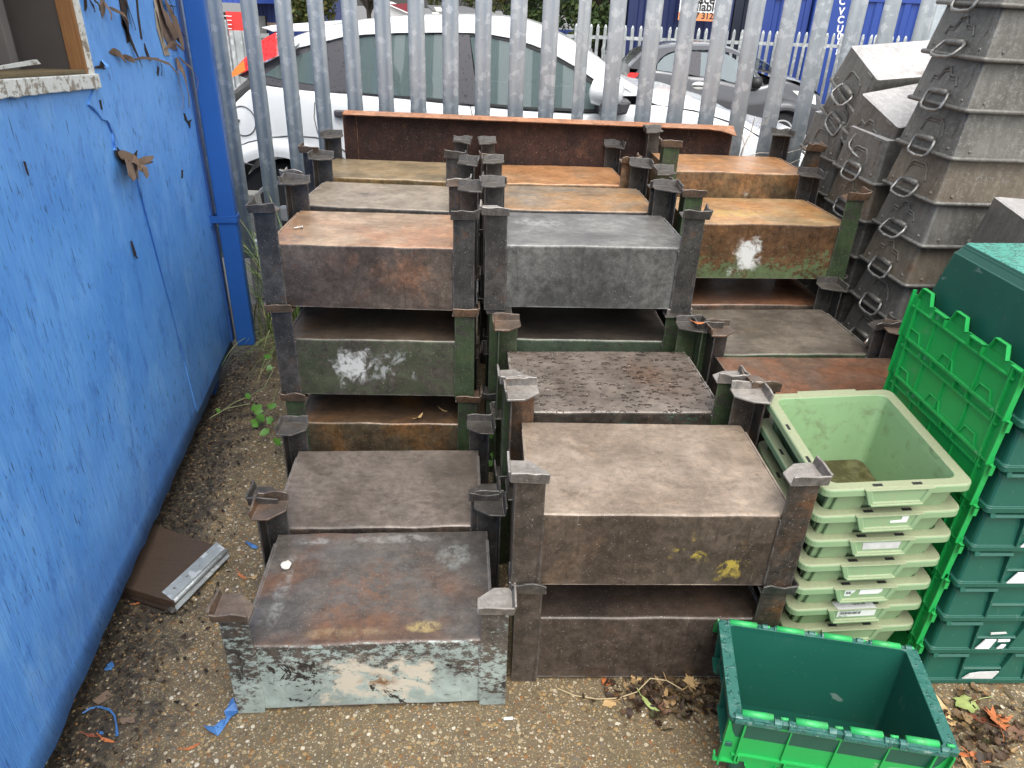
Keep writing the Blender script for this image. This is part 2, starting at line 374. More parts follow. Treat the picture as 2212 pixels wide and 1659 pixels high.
# ------------------------------------------------------------------ setting: ground
def ground_z(y):
    if y < 5.5: return 0
    if y < 12.2: return -.42*(y-5.5)/6.7
    if y < 20: return -.42 - .2*(y-12.2)/7.8
    if y < 46: return -.62
    return max(-4.2, -.62 - 3.58*(y-46)/18)
t = NT('exposed aggregate concrete', .55, 0, .4)
wv = t.n('ShaderNodeVectorMath', {0: t.obj, 1: t.n('ShaderNodeVectorMath', {0: t.n('ShaderNodeTexNoise', {'Vector': t.obj, 'Scale': 90, 'Detail': 2}, 'Color'), 'Scale': .006}, operation='SCALE')}, operation='ADD')
sand = t.noise(420, 5, .75); fine = t.noise(70, 6, .7)
matrix = t.mix(sand, (.052, .040, .024), (.225, .172, .098))
def stones(sc, lo, hi, loc):
    vv = t.map(wv, (1, 1, 0), loc)
    d = t.vor(sc, vv); c = t.xyz(t.vor(sc, vv, 'Color'))
    present = t.step(c[1], 1-hi, 1-hi+.02)
    m = t.mth('MULTIPLY', t.step(d, lo, lo-.09), present)
    col = t.ramp(c[0], [(0, (.34, .265, .15)), (.2, (.24, .115, .04)), (.36, (.11, .075, .042)), (.5, (.36, .23, .10)), (.64, (.46, .39, .27)), (.76, (.15, .125, .10)), (.86, (.30, .20, .08)), (.94, (.62, .56, .44))], 'CONSTANT')
    return m, t.mix(.25, col, t.mix(fine, .2, .8), 'OVERLAY')
m1, c1 = stones(75, .44, .42, (0, 0, 0)); m2, c2 = stones(150, .46, .5, (3, 7, 0)); m3, c3 = stones(300, .5, .5, (11, 2, 0))
base = t.mix(t.mth('MULTIPLY', m3, .8), matrix, c3); base = t.mix(t.mth('MULTIPLY', m2, .85), base, c2); base = t.mix(t.mth('MULTIPLY', m1, .9), base, c1)
# dirt and moss along the shed foot and the crate foot
X, Y, Z = t.xyz()
wd = t.mth('ADD', t.mth('ADD', X, t.mth('MULTIPLY', Y, .175)), .80)       # metres right of the shed base line
big = t.noise(3.2, 7, .7); bn = t.noise(11, 7, .75)
dirt = t.mth('MULTIPLY', t.step(t.mth('ADD', wd, t.mth('MULTIPLY', t.mth('SUBTRACT', bn, .5), .75)), .27, .05), .95)
damp = t.mth('MULTIPLY', t.step(big, .5, .66), .5)
moss = t.mth('MULTIPLY', t.step(t.noise(5.5, 6, .7, t.map(loc=(4, 9, 0))), .52, .68), .5)
base = t.mix(damp, base, t.mix(.62, base, (.035, .028, .018)))
base = t.mix(moss, base, t.mix(.6, base, (.07, .06, .022)))
base = t.mix(t.mth('MULTIPLY', dirt, t.step(t.noise(60, 5, .7), .30, .52)), base, t.mix(t.noise(160, 5, .8), (.012, .010, .008), (.05, .042, .032)))
t.set('Base Color', base)
t.set('Roughness', t.mth('SUBTRACT', .56, t.mth('MULTIPLY', m1, .22)))
h = t.mth('ADD', t.mth('ADD', t.mth('MULTIPLY', m1, .6), t.mth('MULTIPLY', m2, .4)), t.mth('MULTIPLY', sand, .25))
t.bump(h, .8, .003)
MT['concrete'] = t.m
t = NT('wet tarmac', .6, 0, .5)
n1 = t.noise(1.2, 6, .6); n2 = t.noise(180, 3, .7)
t.set('Base Color', t.mix(n2, t.mix(n1, (.055, .055, .055), (.09, .088, .085)), (.16, .155, .15))); t.bump(n2, .4, .003)
MT['tarmac'] = t.m
bm = BM()
g = [-6, -4, -3, -2, -1.5, -1, -.5, 0, .5, 1, 1.5, 2, 3, 4, 6]
for x0, x1 in zip(g, g[1:]):
    quad(bm, (x0, -3, 0), (x1, -3, 0), (x1, 3.78, 0), (x0, 3.78, 0))
tag(obj('yard_ground', bm, MT['concrete']), kind='structure')
bm = BM()
ys = [3.78, 5.5, 8, 10, 12.2, 16, 20, 46, 64, 120, 800]
rings = [[Vector((x, y, ground_z(y)-.004 if y > 3.8 else -.004)) for x in (-500, -30, -6, 0, 6, 30, 500)] for y in ys]
loft(bm, rings, closed=False)
tag(obj('car_park_ground', bm, MT['tarmac']), kind='structure')

# ------------------------------------------------------------------ steel stacking crates
P, T, HW, OW, DP = .3244, .2225, .296, .331, .408     # stacking pitch, deck height, half widths of pan and frame, depth
def pan_mesh(seed, wavy=.0022, sag=0):
    """closed sheet pan: deck with rolled edges, four sides, return flange below, welded side strips on the deck"""
    bm = BM(); nx, ny = 22, 14
    r = .008
    def deck(x, y):
        n = mnoise.noise(Vector((x*5+seed*7.1, y*5, seed))) + .5*mnoise.noise(Vector((x*13, y*13+seed*3.3, seed)))
        ed = mnoise.noise(Vector((x*9+seed*2.7, 3.1, seed)))*max(0, 1-(y/.06))*1.1
        return T + wavy*(n + ed) - sag*max(0, 1-((x/.26)**2))*max(0, 1-((y-.2)/.2)**2)
    y0, y1 = .003, DP-.003
    prof = [(y0+.001, .012), (y0, .06), (y0, .12), (y0, .17), (y0, T-r)]
    rings = []
    for i in range(nx+1):
        x = -HW + 2*HW*i/nx; ring = []
        bulge = lambda z: .0025*mnoise.noise(Vector((x*6+seed*4, z*9, seed*1.7)))
        for (y, z) in prof[:-1]: ring.append(Vector((x, y+bulge(z), z)))
        for k in range(4):
            a = R(90*k/3); zz = deck(x, 0)
            ring.append(Vector((x, y0+r-r*math.cos(a), zz-r+r*math.sin(a))))
        for j in range(1, ny):
            y = y0+r+(y1-y0-2*r)*j/ny; ring.append(Vector((x, y, deck(x, y))))
        for k in range(4):
            a = R(90*k/3); zz = deck(x, DP)
            ring.append(Vector((x, y1-r+r*math.sin(a), zz-r+r*math.cos(a))))
        ring += [Vector((x, y1, .1)), Vector((x, y1, .012))]
        rings.append(ring)
    loft(bm, rings, closed=False)
    n = len(rings[0])
    for side in (0, -1):
        ring = rings[side]; bm.faces.new([bm.verts.new(p) for p in ring])
    quad(bm, (-HW, y0+.001, .012), (HW, y0+.001, .012), (HW, y1, .012), (-HW, y1, .012))
    for s in (-1, 1):
        add_box(bm, s*HW-.0025, s*HW+.0025, .05, DP-.05, T-.03, T+.0035)
    return bm
def leg_bm(sx, sy):
    bm = BM(); yo = 0 if sy < 0 else DP
    d = 1 if sy < 0 else -1
    pts = [(-OW, 0), (-OW+.066, 0), (-OW+.066, .0045), (-OW+.0045, .0045), (-OW+.0045, .062), (-OW, .062)]
    pts = [(-sx*x, yo + d*(y-.002)) for x, y in pts]
    zs = [0.0015, P-.004]
    add_prism(bm, pts, 'z', *zs)
    if sy < 0:
        add_tube(bm, [(-sx*(-OW+.0665+.0012*mnoise.noise(Vector((k*.7, sx, 1)))), .0015, .02+(T-.03)*k/14) for k in range(15)], [.0034+.0012*mnoise.noise(Vector((k*1.3, sx, 5))) for k in range(15)], 6)
    return bm
def cup_bm(sx, sy, bend):
    bm = BM(); yo = 0 if sy < 0 else DP; d = 1 if sy < 0 else -1
    th = .0055; a = .085; x0 = -OW-.011; y0 = -.013
    pl = [(x0, y0), (x0+a, y0), (x0+a, y0+.044), (x0+a-.040, y0+a-.006), (x0, y0+a-.006)]
    Z0 = P-th
    q = lambda x, y, z: Vector((-sx*x, yo+d*y, z))
    def jig(v): return v + Vector((0, 0, .005*bend*mnoise.noise(v*22)))
    A = [bm.verts.new(jig(q(x, y, Z0))) for x, y in pl]; B = [bm.verts.new(jig(q(x, y, P))) for x, y in pl]
    bm.faces.new(A); bm.faces.new(B)
    for i in range(5): bm.faces.new((A[i], A[(i+1) % 5], B[(i+1) % 5], B[i]))
    hl = .028; fl = .006
    def lip(p0, p1, nx, ny):
        n = 5; rings = []
        for i in range(n+1):
            f = i/n; x = p0[0]+(p1[0]-p0[0])*f; y = p0[1]+(p1[1]-p0[1])*f
            h = hl*(1+.25*bend*mnoise.noise(Vector((x*30+sx*3, y*30, bend*5))))
            ring = [q(x, y, Z0-.001), q(x+nx*fl, y+ny*fl, Z0+h), q(x+nx*fl-nx*th, y+ny*fl-ny*th, Z0+h), q(x-nx*th, y-ny*th, Z0-.001)]
            rings.append(ring)
        loft(bm, rings, True, (True, True))
    lip((x0, y0-.0005), (x0+a-.002, y0-.0005), 0, -1)
    lip((x0-.0005, y0+.002), (x0-.0005, y0+a-.008), -1, 0)
    return bm
LEGS = {(sx, sy): obj('leg', leg_bm(sx, sy), MT['leg_dark'], bevel=.0015, segs=1) for sx in (-1, 1) for sy in (-1, 1)}
def crate(label, pos, yaw, lvl, deck_mat, leg='leg_dark', cup='cup_dark', dz=0, cups=None, legs=None, wavy=.0022, sag=0, w=1.0, roll=0, pitch=0):
    z = lvl*P + dz
    root = thing('steel_stacking_crate', label, 'steel crate', (pos[0], pos[1], z), (R(pitch), R(roll), R(yaw)), 'stacked steel crates')
    root.scale = (w, 1, 1)
    seed = crate.n; crate.n += 1
    obj('pan', pan_mesh(seed+1, wavy, sag), deck_mat, root, smooth=False)
    for i, (sx, sy) in enumerate(((-1, -1), (1, -1), (-1, 1), (1, 1))):
        lg = put(LEGS[(sx, sy)], root); lg.name = 'leg'
        lm = (legs or {}).get((sx, sy), leg)
        lg.data = lg.data.copy(); lg.data.materials.clear(); lg.data.materials.append(MT[lm])
        rnd = random.Random(seed*10+i)
        cp = obj('corner_cup', cup_bm(sx, sy, rnd.uniform(.5, 1.8)), MT[(cups or {}).get((sx, sy), cup)], lg, bevel=.001, segs=1)
        # slight knocks to the cup about its own corner
        piv = Vector((sx*OW, 0 if sy < 0 else DP, P))
        Mx = Matrix.Translation(piv) @ Euler((R(rnd.uniform(-3, 3)), R(rnd.uniform(-3, 3)), R(rnd.uniform(-3, 3)))).to_matrix().to_4x4() @ Matrix.Translation(-piv)
        cp.matrix_local = Mx
    return root
crate.n = 0
RU = (.36, .17, .065)
TAN = ((.20, .155, .115), (.30, .235, .175)); GREYT = ((.15, .145, .14), (.235, .23, .225)); BRN = ((.075, .058, .046), (.115, .09, .07))
WHITE = (.62, .63, .60)
S = {}
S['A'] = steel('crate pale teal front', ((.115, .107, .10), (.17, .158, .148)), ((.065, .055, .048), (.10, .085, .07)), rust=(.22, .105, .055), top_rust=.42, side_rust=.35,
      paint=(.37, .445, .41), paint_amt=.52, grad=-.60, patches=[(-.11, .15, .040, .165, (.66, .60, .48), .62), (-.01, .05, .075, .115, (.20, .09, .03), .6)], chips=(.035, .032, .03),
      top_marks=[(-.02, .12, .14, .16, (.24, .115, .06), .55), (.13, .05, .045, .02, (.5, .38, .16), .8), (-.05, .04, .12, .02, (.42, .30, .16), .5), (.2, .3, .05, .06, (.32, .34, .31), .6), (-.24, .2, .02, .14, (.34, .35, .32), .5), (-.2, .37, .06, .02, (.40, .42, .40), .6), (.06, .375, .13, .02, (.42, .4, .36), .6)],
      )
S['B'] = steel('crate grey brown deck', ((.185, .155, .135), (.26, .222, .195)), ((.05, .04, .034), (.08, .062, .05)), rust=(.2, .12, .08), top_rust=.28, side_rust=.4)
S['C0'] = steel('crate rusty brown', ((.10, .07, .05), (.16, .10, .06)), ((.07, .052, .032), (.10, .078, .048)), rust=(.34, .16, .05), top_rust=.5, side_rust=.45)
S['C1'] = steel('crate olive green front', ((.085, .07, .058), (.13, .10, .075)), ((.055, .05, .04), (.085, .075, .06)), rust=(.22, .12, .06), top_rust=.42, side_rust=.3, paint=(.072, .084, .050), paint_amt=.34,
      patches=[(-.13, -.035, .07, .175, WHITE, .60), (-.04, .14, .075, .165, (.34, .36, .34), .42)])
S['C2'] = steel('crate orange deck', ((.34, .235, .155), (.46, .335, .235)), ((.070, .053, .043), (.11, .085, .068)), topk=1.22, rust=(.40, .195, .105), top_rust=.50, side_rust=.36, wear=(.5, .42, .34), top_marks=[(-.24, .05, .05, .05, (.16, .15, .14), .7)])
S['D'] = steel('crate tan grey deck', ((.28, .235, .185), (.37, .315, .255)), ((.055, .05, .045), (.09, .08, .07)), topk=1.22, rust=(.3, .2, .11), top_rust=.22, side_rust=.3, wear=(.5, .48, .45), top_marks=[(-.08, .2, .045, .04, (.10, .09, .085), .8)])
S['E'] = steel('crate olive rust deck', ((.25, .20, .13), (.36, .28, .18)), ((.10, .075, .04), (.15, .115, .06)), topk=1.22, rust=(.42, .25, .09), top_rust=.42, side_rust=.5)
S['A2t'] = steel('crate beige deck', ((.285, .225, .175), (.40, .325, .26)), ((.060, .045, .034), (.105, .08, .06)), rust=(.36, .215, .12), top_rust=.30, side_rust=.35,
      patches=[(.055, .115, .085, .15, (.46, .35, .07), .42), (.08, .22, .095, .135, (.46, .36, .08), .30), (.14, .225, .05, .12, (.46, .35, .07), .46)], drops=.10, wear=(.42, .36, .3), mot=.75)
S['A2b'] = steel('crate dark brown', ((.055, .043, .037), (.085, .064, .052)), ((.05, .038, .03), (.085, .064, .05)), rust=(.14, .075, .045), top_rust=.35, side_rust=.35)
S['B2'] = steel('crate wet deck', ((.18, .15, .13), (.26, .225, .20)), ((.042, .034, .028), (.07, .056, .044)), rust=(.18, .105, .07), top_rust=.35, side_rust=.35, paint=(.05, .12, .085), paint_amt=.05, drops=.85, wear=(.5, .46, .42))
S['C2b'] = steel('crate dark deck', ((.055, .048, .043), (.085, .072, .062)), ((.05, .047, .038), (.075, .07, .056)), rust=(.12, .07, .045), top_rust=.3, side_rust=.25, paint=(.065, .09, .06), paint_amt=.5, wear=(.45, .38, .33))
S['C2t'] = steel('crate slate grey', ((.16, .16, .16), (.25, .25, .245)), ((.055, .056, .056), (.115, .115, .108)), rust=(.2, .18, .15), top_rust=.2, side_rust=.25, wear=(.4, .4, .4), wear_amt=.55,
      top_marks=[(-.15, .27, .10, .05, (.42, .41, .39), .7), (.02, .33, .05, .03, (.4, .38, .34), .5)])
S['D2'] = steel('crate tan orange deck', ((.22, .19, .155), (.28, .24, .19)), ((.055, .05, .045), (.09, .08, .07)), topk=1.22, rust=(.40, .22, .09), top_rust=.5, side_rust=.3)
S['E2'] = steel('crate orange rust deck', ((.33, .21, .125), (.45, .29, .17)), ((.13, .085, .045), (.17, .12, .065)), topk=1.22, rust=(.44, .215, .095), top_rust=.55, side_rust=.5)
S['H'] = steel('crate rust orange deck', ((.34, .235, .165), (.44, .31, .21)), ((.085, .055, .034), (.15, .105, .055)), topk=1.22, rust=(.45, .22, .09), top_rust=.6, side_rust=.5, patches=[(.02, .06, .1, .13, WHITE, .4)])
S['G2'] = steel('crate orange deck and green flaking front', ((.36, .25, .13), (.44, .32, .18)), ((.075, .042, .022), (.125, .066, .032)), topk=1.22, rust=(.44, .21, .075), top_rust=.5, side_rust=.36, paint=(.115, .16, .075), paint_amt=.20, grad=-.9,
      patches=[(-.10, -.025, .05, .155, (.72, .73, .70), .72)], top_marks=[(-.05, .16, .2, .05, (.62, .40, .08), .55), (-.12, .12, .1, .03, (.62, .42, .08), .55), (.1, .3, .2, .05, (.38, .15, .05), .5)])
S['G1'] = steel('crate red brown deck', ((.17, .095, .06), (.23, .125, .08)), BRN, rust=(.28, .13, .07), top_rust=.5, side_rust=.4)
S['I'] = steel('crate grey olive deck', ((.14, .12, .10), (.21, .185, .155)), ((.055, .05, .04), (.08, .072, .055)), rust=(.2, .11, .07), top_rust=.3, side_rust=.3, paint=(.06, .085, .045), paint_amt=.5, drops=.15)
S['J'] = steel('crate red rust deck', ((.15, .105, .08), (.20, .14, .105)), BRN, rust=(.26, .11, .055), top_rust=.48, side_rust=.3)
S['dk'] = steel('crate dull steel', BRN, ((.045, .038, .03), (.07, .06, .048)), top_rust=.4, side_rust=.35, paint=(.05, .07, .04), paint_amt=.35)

FLc, FRc, BLc, BRc = (-1, -1), (1, -1), (-1, 1), (1, 1)
# left column
crate('low steel crate with flaking pale teal and cream paint on its front, nearest the camera', (-.312, 1.186), 4.8, 0, S['A'], 'leg_teal', 'cup_rust', wavy=.0052, sag=.004, w=.985, cups={BRc: 'cup_dark', FRc: 'cup_bright'}, legs={BLc: 'leg_dark', BRc: 'leg_dark'})
crate('grey brown crate on the ground just behind the pale teal fronted crate', (-.367, 1.604), 4.8, 0, S['B'], 'leg_dark', 'cup_dark', wavy=.003)
crate('rusty brown crate with green legs at the bottom of the left stack', (-.452, 2.173), 3.2, 0, S['C0'], 'leg_green', 'cup_rust')
crate('olive green fronted crate with a white paint smear, middle of the left stack', (-.462, 2.173), 2.6, 1, S['C1'], 'leg_dark', 'cup_rust', legs={FRc: 'leg_green'})
crate('crate with an orange rusted deck and plain brown front, top of the left stack', (-.470, 2.168), 1.6, 2, S['C2'], 'leg_dark', 'cup_dark', w=1.02)
crate('dull crate under the middle of the left row, beneath the tan decked crate', (-.521, 2.632), -1, 0, S['dk'], 'leg_green')
crate('dull crate carrying the tan decked crate in the left row', (-.521, 2.632), -1, 1, S['dk'], 'leg_dark')
crate('tan grey decked crate with a round dark stain behind the orange decked one', (-.521, 2.632), -.8, 2, S['D'], 'leg_dark', 'cup_dark', cups={FLc: 'cup_bright', FRc: 'cup_bright'})
crate('dull crate on the ground at the back of the left row by the fence', (-.57, 3.075), 0, 0, S['dk'], 'leg_dark')
crate('dull crate carrying the olive decked crate at the back of the left row', (-.57, 3.075), 0, 1, S['dk'], 'leg_dark')
crate('olive and rust decked crate, last of the left row before the rusted trough', (-.575, 3.068), 0, 2, S['E'], 'leg_dark', 'cup_dark', dz=.012, cups={FLc: 'cup_rust'}, w=1.0)
# middle column
crate('dark brown crate on the ground under the beige decked crate', (.357, 1.298), 2.6, 0, S['A2b'], 'leg_brown', 'cup_dark')
crate('beige decked crate with yellow paint spots on its brown front', (.352, 1.292), 2.8, 1, S['A2t'], 'leg_brown', 'cup_bright', w=1.02)
crate('dull crate under the crate covered in rain drops', (.308, 1.751), 5, 0, S['dk'], 'leg_green')
crate('crate with a wet deck covered in rain drops and dark green legs', (.308, 1.751), 4.6, 1, S['B2'], 'leg_green', 'cup_bright', cups={BRc: 'cup_dark', BLc: 'cup_rust'})
crate('dull crate at the bottom under the dark decked crate', (.242, 2.238), 3.3, 0, S['dk'], 'leg_green')
crate('dark decked crate with a green grey front beneath the slate grey crate', (.247, 2.238), 3.1, 1, S['C2b'], 'leg_green', 'cup_bright')
crate('slate grey crate with a mottled front in the middle of the pile', (.242, 2.215), 3.6, 2, S['C2t'], 'leg_dark', 'cup_dark', dz=.012, w=1.04, cups={FLc: 'cup_bright'})
crate('dull crate on the ground below the tan and orange decked crate', (.22, 2.718), 3, 0, S['dk'], 'leg_dark')
crate('dull crate carrying the tan and orange decked crate', (.22, 2.718), 3, 1, S['dk'], 'leg_dark')
crate('tan and orange decked crate right behind the slate grey crate', (.218, 2.705), 3.1, 2, S['D2'], 'leg_dark', 'cup_dark', w=1.03)
crate('dull crate on the ground at the back of the middle row', (.169, 3.161), 5, 0, S['dk'], 'leg_dark')
crate('dull crate carrying the bright orange decked crate', (.169, 3.161), 5, 1, S['dk'], 'leg_dark')
crate('bright orange rusted crate at the back of the middle row before the trough', (.172, 3.15), 4.5, 2, S['E2'], 'leg_rust', 'cup_dark', cups={FRc: 'cup_rust', FLc: 'cup_rust'}, legs={BRc: 'leg_dark', BLc: 'leg_dark', FLc: 'leg_brown'})
# right column
crate('red brown decked crate in the right stack under the green flaking crate', (.93, 2.635), 5, 1, S['G1'], 'leg_rust', 'cup_dark')
crate('dull crate on the ground at the foot of the right stack', (.93, 2.635), 5, 0, S['dk'], 'leg_green')
crate('crate with flaking green front, white smear and yellow orange deck', (.925, 2.615), 5, 2, S['G2'], 'leg_green', 'cup_rust', cups={BRc: 'cup_dark', BLc: 'cup_dark'}, legs={BRc: 'leg_dark'}, w=1.01)
crate('dull crate on the ground under the highest rusty crate by the fence', (.925, 3.12), 2, 0, S['dk'], 'leg_dark', dz=.03)
crate('dull crate carrying the highest rusty crate by the fence', (.925, 3.12), 2, 1, S['dk'], 'leg_dark', dz=.055)
crate('rust orange decked crate with a brown front, standing highest beside the tins', (.925, 3.115), 2, 2, S['H'], 'leg_green', 'cup_dark', dz=.085, cups={FLc: 'cup_rust', FRc: 'cup_rust'}, legs={BLc: 'leg_dark', BRc: 'leg_dark', FRc: 'leg_brown'})
crate('dull crate on the ground under the grey olive decked crate', (.932, 2.19), 5.5, 0, S['dk'], 'leg_green')
crate('grey olive decked crate with a green front, right of the dark decked crate', (.932, 2.185), 5.5, 1, S['I'], 'leg_green', 'cup_dark', legs={BRc: 'leg_dark', FRc: 'leg_dark'})
crate('dull crate on the ground under the red rust decked crate', (.99, 1.765), 4, 0, S['dk'], 'leg_dark')
crate('red rust decked crate between the pale green totes and the grey olive crate', (.99, 1.765), 4, 1, S['J'], 'leg_dark', 'cup_rust')
for o in LEGS.values(): bpy.data.objects.remove(o)

# ------------------------------------------------------------------ rusted trough lying behind the crates
YT = 3.60
L0, L1 = at_y(745, 238, YT), at_y(1585, 272, YT)
zt = (L0.z+L1.z)/2
bm = BM(); n = 30
rings = []
for i in range(n+1):
    f = i/n; x = L0.x+(L1.x-L0.x)*f; z = L0.z+(L1.z-L0.z)*f
    end = max(0, (f-.93)/.07); dip = -.022*end**2; curl = .02*end
    wv_ = .003*math.sin(f*9)
    rings.append([Vector((x, YT-.004, z-.42)), Vector((x, YT-.004+wv_, z-.2)), Vector((x, YT-.004-curl*.3, z-.012)), Vector((x, YT-.056-curl, z-.016+dip)), Vector((x, YT-.058-curl, z-.011+dip)),
                  Vector((x, YT-.02-curl*.5, z-.002+dip*.7)), Vector((x, YT+.006, z)), Vector((x, YT+.006, z-.42))])
loft(bm, rings, True, (True, True))
tr = thing('steel_trough', 'long dark rusted steel trough standing on edge between the crates and the fence', 'steel trough')
obj('channel', bm, MT['rust_sheet'], tr)
bm = BM()
add_box(bm, L0.x-.012, L0.x+.055, YT-.008, YT-.0045, L0.z-.42, L0.z-.006)
obj('end_flange', bm, MT['rust_sheet'], tr, bevel=.001)
bm = BM()
add_box(bm, L0.x+.3, L0.x+.36, YT-.03, YT+.02, .002, L0.z-.42); add_box(bm, L1.x-.4, L1.x-.34, YT-.03, YT+.02, .002, L0.z-.42)
obj('foot', bm, MT['rust_sheet'], tr)

# ------------------------------------------------------------------ palisade fence
def pale_bm(wd, h0, h1, tip=True):
    prof = [(-.5, .002), (-.44, -.003), (-.30, -.008), (-.22, -.008), (-.10, -.002), (0, -.001), (.10, -.002), (.22, -.008), (.30, -.008), (.44, -.003), (.5, .002)]
    bm = BM()
    ring = [(x*wd, y) for x, y in prof] + [(x*wd*.98, y+.003) for x, y in prof[::-1]]
    zs = [h0, h1-.12] if tip else [h0, h1]
    rings = [[Vector((x, y, z)) for x, y in ring] for z in zs]
    if tip:
        rings.append([Vector((x*1.0, y, h1-.06)) for x, y in ring]); rings.append([Vector((x*.35, y, h1)) for x, y in ring])
    loft(bm, rings, True, (True, True)); return bm
fence = thing('palisade_fence', 'tall galvanised palisade fence standing right behind the steel crates', 'fence', (0, 3.7, 0))
fp = obj('pale', pale_bm(.077, .30, 2.4), MT['fence'], fence, smooth=True)
fp.location = (-1.4355, 0, 0)
SP = (1.357+1.4355)/18
for k in range(-4, 29):
    if k == 0: continue
    x = -1.4355+SP*k
    if k == 11: put(fp, fence, (x, .012, 0), (0, 0, R(38)), 'pale')
    else: put(fp, fence, (x, 0, 0), (R(random.uniform(-.25, .25)), R(random.uniform(-.25, .25)), R(random.uniform(-5, 5))), 'pale')
for z in (.36, 2.05):
    bm = BM(); add_prism(bm, [(.006, z-.025), (.012, z-.025), (.012, z+.025), (.05, z+.025), (.05, z+.031), (.006, z+.031)], 'x', -2.3, 3.4)
    obj('rail', bm, MT['fence'], fence)
for x in (-2.1, 1.92, 3.2):
    bm = BM(); add_box(bm, x-.05, x+.05, .052, .058, 0, 2.1); add_box(bm, x-.003, x+.003, .058, .14, 0, 2.1); add_box(bm, x-.05, x+.05, .14, .146, 0, 2.1)
    obj('post', bm, MT['fence'], fence)

# ------------------------------------------------------------------ galvanised tins (upside down, nested)
TA, TB, TP, TH, TT = .30, .43, .1437, .160, .020       # end width, length, nesting pitch, height, taper
def tin_parts(mat, base_mat, bead):
    """origin: rim corner nearest the camera; end face along y at x=0, long side along x at y=0"""
    def ring(z, rad=.010):
        f = TT*z/TH
        return [p + Vector((TB/2, TA/2, 0)) for p in rrect(TB-2*f, TA-2*f, rad, z, 2)]
    bm = BM()
    zs = [0, .03, .06, .09, .12, TH-.006]
    rings = [ring(z) for z in zs]
    for r in rings[1:]:
        for p in r: p += Vector((.0018*mnoise.noise(p*14), .0018*mnoise.noise(p*14+Vector((9, 0, 0))), 0))
    top = ring(TH-.003); inner = [p + Vector((TB/2, TA/2, 0)) for p in rrect(TB-2*TT-.016, TA-2*TT-.016, .008, TH, 2)]
    mid = [p + Vector((TB/2, TA/2, 0)) for p in rrect(TB-2*TT-.03, TA-2*TT-.03, .008, TH-.0015, 2)]
    V = loft(bm, rings+[top], True, (False, False), 0)
    V2 = loft(bm, [top, inner, mid], True, (False, True), 1)
    xf = lambda z: TT*z/TH
    E = lambda y, z, o=.0015: Vector((xf(z)-o, y, z))
    beads = {'trap': [(.205, .058), (.196, .092), (.180, .103), (.120, .103), (.100, .088), (.088, .055)],
             'step': [(.225, .060), (.215, .085), (.190, .082), (.175, .108), (.150, .112), (.135, .090), (.105, .088), (.09, .062)]}[bead]
    add_tube(bm, [E(y, z) for y, z in beads], .0042, 6)
    add_tube(bm, [E(y-.0, z-.010) for y, z in beads[1:-1]], .0026, 6)
    for y, z in ((.262, .028), (.040, .028)):
        lathe(bm, [(.006, 0), (.005, .0025), (.002, .004)], 10, Matrix.Translation(E(y, z, 0)) @ Euler((0, -math.pi/2, 0)).to_matrix().to_4x4())
    lathe(bm, [(.006, 0), (.005, .0025), (.002, .004)], 10, Matrix.Translation((.055, xf(.025), .025)) @ Euler((math.pi/2, 0, 0)).to_matrix().to_4x4())
    add_tube(bm, [E(.045, .062, .0005), E(.040, .085, .001), E(.047, .115, .0005)], .0022, 6)
    add_box(bm, xf(.145)-.003, xf(.145), .052, .095, .138, .150)
    body = bm
    bm = BM()
    rr = [p + Vector((TB/2, TA/2, 0)) for p in rrect(TB+.008, TA+.008, .010, .004, 3)]
    add_tube(bm, rr, .0072, 8, closed=True)
    rim = bm
    bm = BM()
    y0, y1, zb = .112, .190, .040
    add_tube(bm, [E(y0, zb, .007), E((y0+y1)/2, zb+.001, .008), E(y1, zb, .007)], .0105, 10)
    brk = bm
    bm = BM()
    xb = xf(zb)-.008
    path = [(xb, y0-.003, zb), (xb-.003, y0-.011, zb-.003), (xb-.009, y0-.016, zb-.018), (xb-.021, y0-.014, zb-.040), (xb-.026, y0-.002, zb-.050),
            (xb-.027, (y0+y1)/2, zb-.053), (xb-.026, y1+.002, zb-.050), (xb-.021, y1+.014, zb-.040), (xb-.009, y1+.016, zb-.018), (xb-.003, y1+.011, zb-.003), (xb, y1+.003, zb)]
    add_tube(bm, path, .0052, 8)
    return body, rim, brk, bm
TINP = {}
hide = thing('hide', None, None)
for bead in ('trap', 'step'):
    a, b_, c_, d_ = tin_parts(None, None, bead)
    TINP[bead] = [obj('pan', a, [MT['tin'], MT['tin_top']], hide), obj('rim', b_, MT['tin'], hide, smooth=True),
                  obj('handle_bracket', c_, MT['tin'], hide, smooth=True), obj('handle', d_, MT['wire'], hide, smooth=True)]
RUSTY = {}
def tin(label, M, bead, rust=False, group='upturned galvanised tins'):
    r = thing('baking_tin', label, 'metal tin', group=group); r.matrix_world = M
    ps = TINP[bead]
    out = []
    for p in ps:
        c = p.copy(); C.objects.link(c)
        if rust and p.name.startswith('pan'):
            if bead not in RUSTY:
                RUSTY[bead] = p.data.copy(); RUSTY[bead].materials[0] = MT['tin_rust']
            c.data = RUSTY[bead]
        if p.name.startswith('handle') and 'bracket' not in p.name:
            c.parent = out[0]
        elif 'bracket' in p.name: c.parent = out[0]
        else: c.parent = r
        if p.name.startswith('handle') and 'bracket' not in p.name:
            pv = Vector((TT*.040/TH-.008, 0, .040)); tin.n += 1
            c.matrix_local = Matrix.Translation(pv) @ Euler((0, R(random.Random(tin.n).uniform(-16, 20)), 0)).to_matrix().to_4x4() @ Matrix.Translation(-pv)
        out.append(c)
    return r, out
tin.n = 0
def TM(pos, rx, ry, rz): return Matrix.Translation(pos) @ Euler((rx, ry, rz)).to_matrix().to_4x4()
def sc(p, k): return CAMPOS + (Vector(p)-CAMPOS)*k
